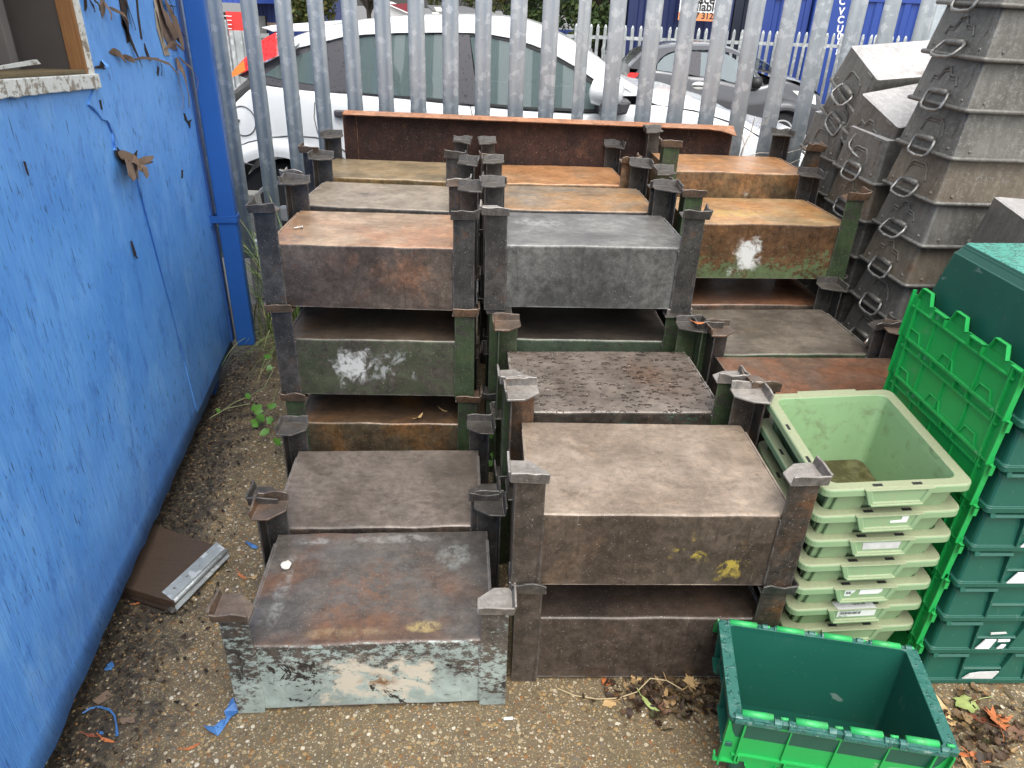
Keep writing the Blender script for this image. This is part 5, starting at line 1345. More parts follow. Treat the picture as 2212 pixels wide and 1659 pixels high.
bm = BM(); A = [pty(1124.6+.1984*x, .1984*y, .02) for x, y in [(1155, 830), (1195, 795), (1290, 795), (1270, 830), (1225, 870), (1218, 950), (1140, 915)]]; B = [p+Vector((.03, .14, 0)) for p in A]
va = [bm.verts.new(p) for p in A]; vb = [bm.verts.new(p) for p in B]; bm.faces.new(va); bm.faces.new(vb)
for i in range(7): bm.faces.new((va[i], va[(i+1) % 7], vb[(i+1) % 7], vb[i]))
obj('tail_lamp', bm, MT['red_lamp'], yaris)
bm = BM(); p = pty(1508, 184.5, .0); lathe(bm, [(.03, 0), (.12, .006), (.10, .02), (.02, .024)], 24, Matrix.Translation(p) @ Euler((math.pi/2, 0, 0)).to_matrix().to_4x4() @ Matrix.Diagonal((1, .5, 1, 1)))
dh = obj('door_handle', bm, MT['lamp_clear'], yaris, smooth=True)
bm = BM(); add_box(bm, -.11, .11, -.03, -.018, -.012, .012, Matrix.Translation(p)); obj('handle_bar', bm, MT['rubber'], dh, bevel=.006)
bm = BM(); hx = c4([(520, 655), (600, 660), (700, 690), (700, 760), (640, 740), (560, 690)])
A = [Vector((x, sy_y(x, z)-.01, z)) for x, z in hx]; B = [p+Vector((0, .18, 0)) for p in A]; va = [bm.verts.new(p) for p in A]; vb = [bm.verts.new(p) for p in B]; bm.faces.new(va); bm.faces.new(vb)
for i in range(6): bm.faces.new((va[i], va[(i+1) % 6], vb[(i+1) % 6], vb[i]))
obj('headlamp', bm, MT['lamp_clear'], yaris)
bm = BM(); p = G_(1630, 177); lathe(bm, [(.02, -.09), (.08, -.06), (.085, .05), (.03, .08)], 16, Matrix.Translation((p[0], -.08, p[1])) @ Euler((0, R(90), 0)).to_matrix().to_4x4()); obj('door_mirror', bm, MT['rubber'], yaris, smooth=True)

# ------------------------------------------------------------------ things beyond the car park
def island_mat(name, cols, rough=.6, trans=0):
    t = NT(name, rough, 0, .3); g_ = t.n('ShaderNodeNewGeometry', {}, 'Random Per Island')
    n_ = len(cols); t.set('Base Color', t.ramp(g_, [((i+.5)/n_, c) for i, c in enumerate(cols)]))
    if trans: t.set('Subsurface Weight', 0); t.set('Transmission Weight', 0)
    return t.m
fence2 = thing('palisade_fence', 'low weathered palisade fence in front of the blue shipping containers', 'fence', (0, 17, 0))
p2 = obj('pale', pale_bm(.068, -.55, 1.25), MT['fence_far'], fence2, smooth=True)
xA = at_y(1245, 60, 17).x; n2 = int((at_y(2040, 60, 17).x-xA)/.152); p2.location = (xA, 0, 0)
for k in range(1, n2): put(p2, fence2, (xA+.152*k, 0, 0), (R(random.uniform(-1, 1)), R(random.uniform(-1.2, 1.2)), R(random.uniform(-8, 8))), 'pale')
for z in (1.0, -.2):
    bm = BM(); add_prism(bm, [(.006, z-.03), (.012, z-.03), (.012, z+.03), (.05, z+.03), (.05, z+.036), (.006, z+.036)], 'x', xA-.2, xA+.152*n2+.2); obj('rail', bm, MT['fence_far'], fence2)
def paint_mat(name, c, rough=.45):
    t = NT(name, rough, 0, .5); st = t.noise(2, 6, .7, t.map(None, (6, 6, .7))); b_ = t.noise(.8, 5)
    t.set('Base Color', t.mix(t.step(st, .62, .8), t.mix(b_, tuple(x*.8 for x in c), tuple(x*1.2 for x in c)), tuple(x*.45 for x in c))); return t.m
def container(label, px0, px1, y, col, depth=2.4, htop=2.0, pitch=.28):
    a_, b_ = at_y(px0, 60, y).x, at_y(px1, 60, y).x; w_ = b_-a_
    r = thing('shipping_container', label, 'container', (a_, y, -.62)); m_ = paint_mat('container paint '+label[:12], col)
    bm = BM(); prof = []; x = .12; d_ = .036
    while x < w_-.12-pitch: prof += [(x, 0), (x+pitch*.30, 0), (x+pitch*.42, d_), (x+pitch*.78, d_), (x+pitch*.90, 0)]; x += pitch
    prof += [(w_-.12, 0)]
    loft(bm, [[Vector((x, y_, z)) for x, y_ in prof] for z in (.14, 2.5)], closed=False)
    obj('corrugated_wall', bm, m_, r)
    bm = BM(); add_box(bm, 0, .12, -.02, .1, 0, 2.6); add_box(bm, w_-.12, w_, -.02, .1, 0, 2.6); add_box(bm, .12, w_-.12, -.02, .08, 0, .14); add_box(bm, .12, w_-.12, -.02, .08, 2.5, 2.6); obj('frame', bm, m_, r)
    bm = BM(); add_box(bm, 0, w_, .1, depth, .02, 2.58); obj('shell', bm, m_, r); return r, a_, w_
container('navy shipping container behind the estate agent sign', 1354, 1577, 18.4, (.010, .020, .085))
container('blackish blue container between the two brighter ones', 1580, 1640, 18.9, (.007, .012, .028))  # dark box set back, coloured for the dark gap between containers
container('blue shipping container right of the blackish one', 1644, 1742, 18.3, (.017, .045, .22))
r, a_, w_ = container('bright blue shipping container with white code letters down its post', 1750, 2040, 18.2, (.022, .06, .28), pitch=.32)
tx0 = at_y(1816, 20, 18.18).x-a_
bm = BM(); add_box(bm, tx0-.22, tx0+.22, -.024, -.004, .14, 2.5); pst = obj('door_post', bm, paint_mat('container door blue', (.02, .055, .26)), r)
ys_ = [2, 24, 42, 62, 78, 95, 112, 123, 136, 150, 168]
for ch, py in zip('CVCU0583385', ys_):
    p = at_y(1820-py*.085, py, 18.17)
    text_obj('lettering', ch, .20, MT['white_letter'], pst, Matrix.Translation((p.x-a_, -.027, p.z+.62-.07)) @ Euler((math.pi/2, 0, 0)).to_matrix().to_4x4(), .002, 'CENTER', .006)
# letting board
s0, s1 = at_y(1464, 45, 17.9), at_y(1556, 20, 17.9)
sg = thing('letting_sign', 'white letting board with an orange telephone strip on the navy container', 'sign', (s0.x, 17.9, 0))
ww_ = s1.x-s0.x; zA, zB = at_y(1508, 45, 17.9).z, at_y(1508, 27.5, 17.9).z
bm = BM(); add_box(bm, 0, ww_, 0, .02, zB, zB+1.0); pn = obj('panel', bm, MT['white_letter'], sg)
bm = BM(); add_box(bm, 0, ww_, -.002, .02, zA, zB-.001); st_ = obj('telephone_strip', bm, simple('orange sign strip', (.75, .27, .11), .5), sg)
TX = lambda x, z: Matrix.Translation((x, -.004, z)) @ Euler((math.pi/2, 0, 0)).to_matrix().to_4x4()
text_obj('lettering', 'Space', .27, MT['ink'], pn, TX(.14, at_y(1508, 7, 17.9).z), .002, bold=.006); text_obj('lettering', 'available', .245, MT['ink'], pn, TX(.06, at_y(1508, 23, 17.9).z), .002, bold=.006)
text_obj('lettering', '01227 31223', .175, MT['ink'], st_, TX(.02, zA+.045), .002, bold=.005)
# navy company sign
n0, n1 = at_y(1128, 96, 25), at_y(1243, 96, 25); zt_, zm, zl = at_y(1190, 63, 25).z, at_y(1190, 95, 25).z, at_y(1190, 116, 25).z
ns = thing('company_sign', 'navy company sign with white lettering beyond the white car', 'sign', (n0.x, 25, 0)); nw = n1.x-n0.x
bm = BM(); add_box(bm, 0, nw, 0, .05, zm, zt_); na = obj('panel', bm, simple('navy sign', (.017, .035, .13), .4), ns)
bm = BM(); add_box(bm, 0, nw, 0, .05, zl-.4, zm-.002); obj('lower_panel', bm, simple('pale grey sign foot', (.5, .52, .54), .5), ns)
bm = BM(); n = 12
add_prism(bm, [(nw*(.1+.9*i/n), zm-.02-.12*(1-(i/n))**2) for i in range(n+1)]+[(nw*(1-.9*i/n), zm-.07-.12*((i/n))**2) for i in range(n+1)], 'y', -.004, .0); obj('swoosh', bm, MT['white_letter'], ns)
for x in (.1, nw-.1): bm = BM(); add_box(bm, x-.03, x+.03, .05, .1, -.62, zt_); obj('post', bm, MT['fence_far'], ns)
text_obj('lettering', 'Albo', .40, MT['white_letter'], na, TX(at_y(1165, 80, 25).x-n0.x, zm+.12), .002, bold=.004); text_obj('lettering', 'by', .40, MT['white_letter'], na, TX(at_y(1207, 80, 25).x-n0.x-.24, zm+.12), .002, bold=.004)
# trees
leafm = [island_mat('autumn olive leaves', [(.03, .05, .012), (.05, .075, .018), (.085, .10, .025), (.13, .13, .035), (.05, .07, .02), (.16, .13, .04), (.10, .12, .03)]),
         island_mat('dark green leaves', [(.018, .035, .010), (.03, .055, .014), (.045, .075, .02), (.08, .10, .025), (.025, .045, .012)])]
MT['bark'] = wood('tree bark', (.02, .016, .012), (.07, .055, .042))
def tree(label, x, y, z0, h, cz, rad, nleaf, lm, seed, size=.14, low=0):
    rr = random.Random(seed); r = thing('broadleaf_tree', label, 'tree', (x, y, z0), group='trees beyond the car park')
    bm = BM(); add_tube(bm, [(0, 0, 0), (.04, 0, h*.25), (-.05, .02, h*.55), (.02, 0, h*.95)], [.16, .13, .09, .02], 10)
    clumps = []
    for k in range(26):
        a_ = rr.uniform(0, 6.28); el = rr.uniform(-.9, 1); rd = rad*rr.uniform(.35, .95)
        c_ = Vector((math.cos(a_)*rd*math.cos(el), math.sin(a_)*rd*math.cos(el), cz+el*rad*.85)); clumps.append((c_, rad*rr.uniform(.22, .42)))
        b0 = Vector((0, 0, max(h*.3, c_.z*.6))); add_tube(bm, [b0, b0.lerp(c_, .5)+Vector((0, 0, .1)), c_], [.05, .03, .008], 5)
    obj('trunk', bm, MT['bark'], r)
    bm = BM()
    for i in range(nleaf):
        c_, cr = clumps[rr.randrange(len(clumps))]
        d_ = Vector((rr.gauss(0, 1), rr.gauss(0, 1), rr.gauss(0, 1))).normalized()*cr*rr.random()**.4
        p = c_+d_; s_ = size*rr.uniform(.6, 1.2); M = Matrix.Translation(p) @ Euler((rr.uniform(-1.2, 1.2), rr.uniform(-1.2, 1.2), rr.uniform(0, 6.3))).to_matrix().to_4x4()
        v = [bm.verts.new(M @ Vector(q)) for q in ((-s_*.5, 0, 0), (-.1*s_, -s_*.42, .02), (s_*.5, 0, -.02), (-.1*s_, s_*.42, .02))]; bm.faces.new(v)
    obj('crown', bm, lm, r, weld=False)
q = at_y(683, 40, 32); tree('olive leaved tree standing before the navy warehouse end', q.x, 32, -.62, 3.6, 3.0, 1.9, 5200, leafm[0], 3, .20)
q = at_y(770, 40, 36); tree('smaller olive tree right of the warehouse', q.x+.2, 38, -.62, 3.2, 3.6, 1.8, 3000, leafm[0], 4, .20)
q = at_y(1292, 60, 19.6); tree('tree with a dark bare trunk by the far palisade fence', q.x, 19.6, -.62, 3.6, 2.7, 1.55, 6000, leafm[1], 5, .15)
q = at_y(1185, 40, 28); tree('dark tree overhanging the navy company sign', q.x, 29, -.62, 3.6, 3.1, 1.9, 6500, leafm[1], 6, .19)
q = at_y(1090, 20, 40); tree('yellowing tree above the grey roofed building', q.x, 44, -.62, 4.4, 4.2, 2.6, 5000, leafm[0], 7, .24)
q = at_y(960, 0, 75); tree('distant tree behind the grey roofed building', q.x, 86, -4, 9, 8.2, 4.0, 3500, leafm[0], 8, .5)
# warehouses
def facade(r, name, px0, px1, y, z0, z1, mat, rib=.3, d_=.04):
    a_, b_ = at_y(px0, 40, y).x, at_y(px1, 40, y).x; bm = BM(); prof = []; x = a_
    while x < b_: prof += [(x, 0), (x+rib*.55, 0), (x+rib*.65, d_), (x+rib*.9, d_)]; x += rib
    loft(bm, [[Vector((x, y+q, z)) for x, q in prof] for z in (z0, z1)], closed=False); add_box(bm, a_, b_, y+.1, y+9, z0, z1-.05); return obj(name, bm, mat, r)
wa = thing('warehouse', 'bright blue clad warehouse with a red sliding door', 'building', (0, 0, 0))
facade(wa, 'cladding', 380, 534, 43.2, 1.15, 8, paint_mat('bright blue cladding', (.03, .075, .34)))
def plate(nm, par, px0, px1, py0, py1, y, mat, th=.05):
    a_, b_ = at_y(px0, (py0+py1)/2, y), at_y(px1, (py0+py1)/2, y); zt1, zt0 = at_y((px0+px1)/2, py0, y).z, at_y((px0+px1)/2, py1, y).z
    bm = BM(); add_box(bm, a_.x, b_.x, y, y+th, zt0, zt1); return obj(nm, bm, mat, par)
plate('sliding_door', wa, 490.5, 527, 25.5, 78, 43.1, simple('red door', (.62, .035, .03), .45), .1)
plate('door_gap', wa, 440, 490, 25.5, 78, 43.3, MT['black'], .1)  # flat black plate painted in for the dark inside of the doorway
for py in (33, 42, 51, 60): plate('rack_bar', wa, 440, 500, py, py+1.6, 42.9, MT['white_letter'], .06)
wb = thing('warehouse', 'navy clad warehouse with a grey roller shutter', 'building', (0, 0, 0))
nb = paint_mat('navy cladding', (.018, .040, .17))
facade(wb, 'cladding', 577, 672, 49, -.62, 9, nb, .35, .03); facade(wb, 'cladding_over_door', 534, 577, 49, at_y(560, 34, 49).z, 9, nb, .35, .03)
plate('roller_shutter', wb, 555, 574, 34, 72, 49.2, galv('roller shutter', (.42, .42, .40), (.5, .5, .48), (.55, .55, .53)), .1)
plate('shutter_reveal', wb, 574, 577.5, 34, 72, 48.98, MT['black'], .1); plate('brick_pier', wb, 577, 595, 49, 58, 48.9, simple('pale brick', (.42, .30, .22), .8, var=.3), .2)  # black strip painted in for the dark of the shutter reveal
gb = thing('gabled_building', 'low building with a grey roof, rooflights and a red gable', 'building', (0, 0, 0))
def poly_y(nm, par, pts, y0, y1, mat):
    bm = BM(); A = [bm.verts.new(at_y(px, py, y0)) for px, py in pts]; B = [bm.verts.new(at_y(px, py, y0)+Vector((0, y1-y0, 0))) for px, py in pts]; n_ = len(pts)
    bm.faces.new(A); bm.faces.new(B)
    for i in range(n_): bm.faces.new((A[i], A[(i+1) % n_], B[(i+1) % n_], B[i]))
    return obj(nm, bm, mat, par)
poly_y('gable_wall', gb, [(822, 3), (888, 33), (888, 62), (822, 62)], 70, 76, simple('white render', (.62, .62, .60), .7)); poly_y('red_gable', gb, [(840, 9), (886, 7), (886, 29)], 69.6, 69.95, simple('red cladding', (.22, .03, .04), .5))
rm = simple('grey corrugated roof', (.10, .10, .105), .8, var=.3, scale=2)
def slope(nm, par, pts, mat, lift=0):
    bm = BM(); P_ = [at_y(px, py, y)+Vector((0, 0, lift)) for px, py, y in pts]; A = [bm.verts.new(p) for p in P_]; B = [bm.verts.new(p-Vector((0, 0, .12))) for p in P_]; bm.faces.new(A); bm.faces.new(B)
    for i in range(4): bm.faces.new((A[i], A[(i+1) % 4], B[(i+1) % 4], B[i]))
    return obj(nm, bm, mat, par)
rf = slope('roof', gb, [(922, 11, 80), (1003, 13, 80), (1125, 47, 66), (962, 47, 66)], rm)
lt = simple('rooflight', (.72, .68, .56), .5)
for a_ in ([(938, 18.5, 77), (951, 18.5, 77), (957, 26, 74), (943, 26, 74)], [(933, 30, 73), (946, 30, 73), (956, 38, 70), (941, 38, 70)], [(1068, 36, 71), (1078, 36, 71), (1086, 42, 68.5), (1076, 42, 68.5)]): slope('rooflight', rf, a_, lt, .12)
slope('verge', gb, [(920, 32, 72), (925, 32, 72), (948, 47, 66), (938, 47, 66)], simple('red verge', (.24, .03, .04), .5), .05)
lp = thing('lamp_post', 'slim white lamp post before the gabled building', 'lamp post', (at_y(892, 40, 55).x, 55, -.62)); bm = BM(); add_tube(bm, [(0, 0, 0), (0, 0, 8)], [.09, .06], 10); obj('pole', bm, MT['white_letter'], lp, smooth=True)
bm = BM(); add_box(bm, -.5, .5, -.1, .1, 8, 8.12); obj('lamp_head', bm, MT['white_letter'], lp)
# galvanised sheet screen on the far left
a_, b_ = at_y(498, 90, 11.5), at_y(536, 90, 11.5); gs = thing('sheet_fence', 'grey galvanised sheet screen beyond the tail of the white car', 'fence', (a_.x, 11.5, ground_z(11.5)))
bm = BM(); prof = []; x = 0
while x < b_.x-a_.x: prof += [(x, 0), (x+.05, 0), (x+.06, .03), (x+.11, .03), (x+.12, 0)]; x += .12
loft(bm, [[Vector((x, y_, z)) for x, y_ in prof] for z in (0, at_y(515, 66, 11.5).z-ground_z(11.5))], closed=False); obj('sheet', bm, MT['fence_far'], gs)
bm = BM(); add_box(bm, -.1, -.03, 0, .06, 0, 1.6); obj('post', bm, MT['fence_far'], gs)
kb = thing('concrete_post', 'stubby pale concrete post behind the fence by the downpipe', 'post', (at_y(549, 460, 3.92).x, 3.92, 0))
t = NT('pitted concrete', .85, 0, .3); nn_ = t.noise(120, 4, .7); t.set('Base Color', t.mix(t.step(nn_, .4, .7), (.22, .21, .19), (.5, .48, .44))); t.bump(nn_, .6, .004); MT['pit'] = t.m
bm = BM(); add_prism(bm, [(-.05, 0), (.06, 0), (.045, .42), (.03, .60), (-.035, .60)], 'y', -.05, .05); obj('shaft', bm, MT['pit'], kb, bevel=.006)

# ------------------------------------------------------------------ litter, weeds and small things
leafc = island_mat('fallen leaves', [(.42, .24, .08), (.30, .13, .045), (.48, .30, .12), (.16, .08, .035), (.50, .36, .17), (.12, .06, .03)], .6)
MT['leaf_tan'] = simple('tan dry leaf', (.50, .33, .15), .6, var=.35, scale=60); MT['leaf_orange'] = simple('orange dry leaf', (.42, .13, .04), .6, var=.35, scale=60)
MT['leaf_green'] = simple('yellow green leaf', (.30, .36, .12), .55, var=.3, scale=50); MT['leaf_brown'] = simple('brown dead leaf', (.13, .065, .035), .7, var=.4, scale=60)
MT['leaf_red'] = simple('red brown leaf', (.22, .06, .03), .6, var=.4, scale=60)
MAPLE = [(0, 1.0), (14, .62), (28, .78), (36, .50), (52, .95), (68, .52), (84, .62), (98, .44), (120, .74), (142, .40), (165, .34), (180, .08)]
OVATE = [(0, 1.0), (20, .80), (40, .66), (60, .56), (80, .50), (100, .50), (120, .53), (140, .58), (160, .60), (174, .5), (180, .42)]
LANCE = [(0, 1.0), (12, .72), (25, .44), (45, .28), (90, .20), (135, .28), (155, .44), (168, .70), (180, .9)]
SYC = [(0, 1.0), (10, .84), (24, .70), (40, .62), (52, .80), (66, .72), (80, .55), (100, .58), (115, .62), (135, .48), (160, .42), (180, .12)]
def leaf_bm(bm, shape, size, M, curl=.3, seed=0):
    rr = random.Random(seed); out = [(a_, r_*rr.uniform(.88, 1.08)) for a_, r_ in shape]; full = out + [(-a_, r_*rr.uniform(.88, 1.08)) for a_, r_ in shape[-2:0:-1]]
    rings = []
    ca = rr.uniform(0, 6.3)
    for fr in (.0, .35, .7, 1.0):
        ring = []
        for a_, r_ in full:
            x, y = size*.5*fr*r_*math.cos(R(a_)), size*.5*fr*r_*math.sin(R(a_))
            z = curl*size*.5*((fr*r_)**2)*(.6+.5*math.sin(2*math.atan2(y, x)+ca)) + .06*size*mnoise.noise(Vector((x*60/size*.03, y*2/size, seed)))
            ring.append(M @ Vector((x, y, z)))
        rings.append(ring)
    c_ = bm.verts.new(sum(rings[0], Vector())/len(rings[0]))
    V = [[bm.verts.new(p) for p in r_] for r_ in rings[1:]]; n_ = len(V[0])
    for k in range(n_): bm.faces.new((c_, V[0][k], V[0][(k+1) % n_]))
    for A, B in zip(V, V[1:]):
        for k in range(n_): bm.faces.new((A[k], A[(k+1) % n_], B[(k+1) % n_], B[k]))
def leaf(label, px, py, z, shape, size, mat, rot=0, tilt=(0, 0), curl=.3, stalk=True):
    p = at_z(px, py, z); leaf.n += 1
    r = thing('fallen_leaf', label, 'leaf', p, (0, 0, 0), 'fallen leaves')
    M = Euler((R(tilt[0]), R(tilt[1]), R(rot))).to_matrix().to_4x4()
    bm = BM(); leaf_bm(bm, shape, size, M, curl, leaf.n); o_ = obj('blade', bm, MT[mat], r, smooth=True, weld=False)
    mnz = min(v.co.z for v in o_.data.vertices); r.location.z = z - mnz + .001
    if stalk:
        bm = BM(); add_tube(bm, [M @ Vector((-size*.1, 0, .001)), M @ Vector((-size*.45, size*.05, .003)), M @ Vector((-size*.75, size*.16, .006))], .0010, 5); obj('stalk', bm, MT[mat], r)
    return r
leaf.n = 0
leaf('curled tan leaf against the foot of the brown crate', 1372, 1462, 0, OVATE, .070, 'leaf_tan', 20, (25, 10), .5)
leaf('upright pale tan leaf at the back of the leaf pile', 1428, 1452, .012, OVATE, .062, 'leaf_tan', 95, (55, 0), .5)
leaf('tan maple leaf on top of the leaf pile', 1490, 1478, .012, MAPLE, .066, 'leaf_tan', 60, (12, 10), .25)
leaf('narrow yellow leaf standing in the leaf pile', 1438, 1500, .01, LANCE, .060, 'leaf_tan', 70, (30, 20), .6)
leaf('small yellow maple leaf left of the leaf pile', 1320, 1518, 0, SYC, .052, 'leaf_tan', 200, (5, 5), .2)
leaf('orange split leaf above the small yellow one', 1310, 1478, 0, MAPLE, .048, 'leaf_orange', 90, (10, 10), .5)
leaf('brown leaf at the front of the leaf pile', 1430, 1532, .006, OVATE, .050, 'leaf_brown', -20, (10, 20), .5)
leaf('dull green leaf at the right of the leaf pile', 1520, 1450, .012, LANCE, .070, 'leaf_green', 30, (15, 15), .4)
leaf('dull green leaf in the front of the leaf pile', 1400, 1525, .008, LANCE, .06, 'leaf_green', -30, (10, 25), .4)
leaf('large yellow green leaf right of the open bin', 2090, 1522, .006, SYC, .085, 'leaf_green', -160, (8, 8), .25)
leaf('orange maple leaf near the right edge', 2152, 1565, .008, MAPLE, .105, 'leaf_orange', 75, (18, 8), .35)
leaf('pale curled leaf close to the rim of the bin', 2030, 1525, .004, LANCE, .065, 'leaf_tan', -60, (30, 20), .5)
leaf('narrow orange leaf at the bottom right corner', 2085, 1632, .004, LANCE, .06, 'leaf_orange', 10, (15, 10), .4)
leaf('second orange leaf at the bottom right corner', 2112, 1640, .006, LANCE, .055, 'leaf_orange', -20, (20, 10), .4)
leaf('tan leaf under the orange ones at the bottom right', 2086, 1652, .004, LANCE, .06, 'leaf_tan', 85, (10, 10), .4)
leaf('red brown leaf between the green and orange leaves', 2115, 1560, .004, OVATE, .06, 'leaf_red', 140, (14, 12), .5)
leaf('dark brown leaf at the lower right edge', 2190, 1590, .004, OVATE, .07, 'leaf_brown', 30, (10, 10), .4)
leaf('tan leaf flat beside the bin corner', 2050, 1560, .003, SYC, .045, 'leaf_tan', 10, (6, 6), .3)
leaf('orange leaf lying in the open green bin', 1863, 1588, .012, OVATE, .036, 'leaf_orange', 0, (10, 6), .2)
leaf('dry leaf hanging on the deck edge of the rusty brown crate', 905, 903, T+.003, LANCE, .05, 'leaf_tan', 70, (10, 10), .4)
leaf('small tan leaf on the deck of the rusty brown crate', 958, 888, T+.004, LANCE, .036, 'leaf_tan', -20, (10, 10), .4)
leaf('orange leaf caught against the leg on the grey olive deck', 1868, 752, P+T+.004, MAPLE, .05, 'leaf_orange', 60, (40, 20), .4)
leaf('orange leaf by the left legs of the green flaking crate', 1508, 700, P*2+.02, LANCE, .045, 'leaf_orange', 20, (20, 10), .4)
leaf('orange leaf on the ground left of the pale teal crate', 523, 1246, 0, LANCE, .042, 'leaf_orange', -30, (8, 8), .4)
leaf('tan leaf beside the grey hinge', 548, 1248, 0, OVATE, .025, 'leaf_tan', 40, (8, 8), .3)
leaf('rust coloured leaf below the board', 308, 1300, .0, LANCE, .045, 'leaf_orange', 60, (8, 8), .3)
leaf('orange leaf behind the board', 403, 1168, .0, LANCE, .038, 'leaf_orange', 40, (8, 8), .3)
leaf('orange leaf near the bottom edge under the blue chip', 415, 1615, .0, LANCE, .04, 'leaf_orange', 35, (6, 6), .3)
leaf('red leaf low on the left among blue paint flakes', 205, 1590, .0, LANCE, .045, 'leaf_red', 10, (8, 8), .4)
leaf('orange leaf under the curved blue strip', 232, 1600, .0, LANCE, .04, 'leaf_orange', -10, (8, 8), .4)
# pile of rotting leaf fragments against the crate, mass of litter along the shed
def litter(name, label, pts, mat, size, seed, shapes=(LANCE, OVATE, SYC), zmax=.012, curl=.5):
    rr = random.Random(seed); bm = BM()
    for i, (x, y, z) in enumerate(pts):
        M = Matrix.Translation((x, y, z+.003+rr.random()*zmax)) @ Euler((rr.uniform(-.6, .6), rr.uniform(-.6, .6), rr.uniform(0, 6.3))).to_matrix().to_4x4()
        leaf_bm(bm, rr.choice(shapes), size*rr.uniform(.5, 1.3), M, curl, seed*1000+i)
    return tag(obj(name, bm, mat, None, weld=False), label, 'litter', kind='stuff')
rr = random.Random(2); pts = []
for i in range(400):
    p = at_z(1445+rr.gauss(0, 58), 1476+rr.gauss(0, 30)*.9+abs(rr.gauss(0, 16)), 0)
    if p.y < 1.275+.05*p.x: pts.append((p.x, p.y, 0))
for i in range(190):
    p = at_z(2115+rr.gauss(0, 62), 1585+rr.gauss(0, 42), 0); pts.append((p.x, p.y, 0))
rot_m = island_mat('rotting leaf fragments', [(.035, .02, .012), (.06, .035, .02), (.02, .014, .01), (.09, .05, .025), (.045, .05, .02), (.15, .08, .035), (.03, .022, .015), (.30, .19, .085), (.02, .015, .01), (.05, .03, .018)], .55)
litter('leaf_litter', 'dark rotting leaf fragments at the crate foot and right of the bin', pts, rot_m, .032, 21)
pts = []
for i in range(1500):
    s_ = rr.uniform(-.1, 2.3); d_ = abs(rr.gauss(0, .11))-.03
    p = WA + wu*s_ + wnv*d_; pts.append((p.x, p.y, 0))
soil_m = island_mat('dark crumbs', [(.012, .010, .008), (.03, .022, .016), (.02, .016, .012), (.05, .035, .024), (.016, .012, .010), (.035, .02, .012), (.10, .06, .03)], .8)
litter('shed_litter', 'dark crumbly litter gathered along the foot of the shed', pts, soil_m, .016, 31, (OVATE, LANCE), .004, .8)
# loose pebbles
ico = BM(); bmesh.ops.create_icosphere(ico, subdivisions=1, radius=1); base = [v.co.copy() for v in ico.verts]; fcs = [[v.index for v in f.verts] for f in ico.faces]; ico.free()
def pebbles(bm, pts, s0, s1, seed, flat=.55):
    rr = random.Random(seed)
    for x, y, z in pts:
        s_ = s0+(s1-s0)*rr.random()**2.2; M = Euler((rr.uniform(-.3, .3), rr.uniform(-.3, .3), rr.uniform(0, 6.3))).to_matrix(); e = rr.uniform(.6, 1.0)
        V = [bm.verts.new(Vector((x, y, z)) + M @ Vector((b_.x*s_*(1+.25*rr.uniform(-1, 1)), b_.y*s_*e*(1+.25*rr.uniform(-1, 1)), b_.z*s_*flat))) for b_ in base]
        for f in fcs: bm.faces.new([V[i] for i in f])
rr = random.Random(9); pts = []
while len(pts) < 3800:
    x, y = rr.uniform(-1.15, 1.7), rr.uniform(.78, 1.75)
    if rr.random() < .25: x, y = rr.uniform(-1.5, -.65), rr.uniform(1.5, 3.4)
    pts.append((x, y, .0006))
bm = BM(); pebbles(bm, pts, .0016, .0062, 3, .42)
peb_m = island_mat('pebbles', [(.36, .28, .16), (.26, .125, .04), (.12, .085, .05), (.40, .26, .12), (.46, .40, .29), (.17, .14, .11), (.60, .55, .44), (.32, .165, .06), (.20, .13, .065), (.30, .21, .10)], .4)
tag(obj('loose_pebbles', bm, peb_m, None, smooth=True, weld=False), 'small loose cream and orange pebbles over the concrete', 'pebbles', kind='stuff')
# broken board with a hinge
bz = .038
bd = thing('broken_board', 'dark brown board with a grey piano hinge, poking out from under the shed', 'board', at_z(360, 1240, 0))
o0 = bd.location.copy()
P2 = lambda L, z: [tuple((at_z(px, py, z)-o0).to_2d()) for px, py in L]
bm = BM(); add_prism(bm, P2([(225, 1255), (318, 1128), (466, 1178), (374, 1300)], bz), 'z', .012, bz); obj('plank', bm, wood('dark wet plank', (.03, .02, .014), (.105, .07, .048), .4, (3, 30, 30)), bd, bevel=.002)
bm = BM(); add_prism(bm, P2([(230, 1262), (318, 1140), (466, 1186), (374, 1308)], bz), 'z', .001, .0115); obj('batten', bm, MT['veneer_dark'], bd, bevel=.002)
hm = galv('dull zinc hinge', (.30, .32, .31), (.42, .44, .43), (.52, .54, .53), sp=40)
bm = BM(); add_prism(bm, P2([(350, 1280), (468, 1172), (486, 1186), (371, 1297)], bz), 'z', bz+.0005, bz+.003); hg = obj('hinge', bm, hm, bd, bevel=.0008)
a_, b_ = at_z(374, 1296, bz)-o0, at_z(489, 1185, bz)-o0
bm = BM(); add_tube(bm, [a_+Vector((0, 0, -.006)), b_+Vector((0, 0, -.006))], .0065, 10); obj('knuckle', bm, hm, hg, smooth=True)
bm = BM(); add_prism(bm, P2([(371, 1297), (486, 1186), (496, 1200), (382, 1317)], .02), 'z', .016, .019); obj('lower_leaf', bm, hm, hg)
for f in (.15, .4, .62, .85):
    p = (at_z(360+112*f, 1288-104*f, bz)-o0); bm = BM(); lathe(bm, [(.004, 0), (.003, .0015), (.001, .002)], 10, Matrix.Translation((p.x, p.y, bz+.003))); obj('screw', bm, MT['wire'], hg)
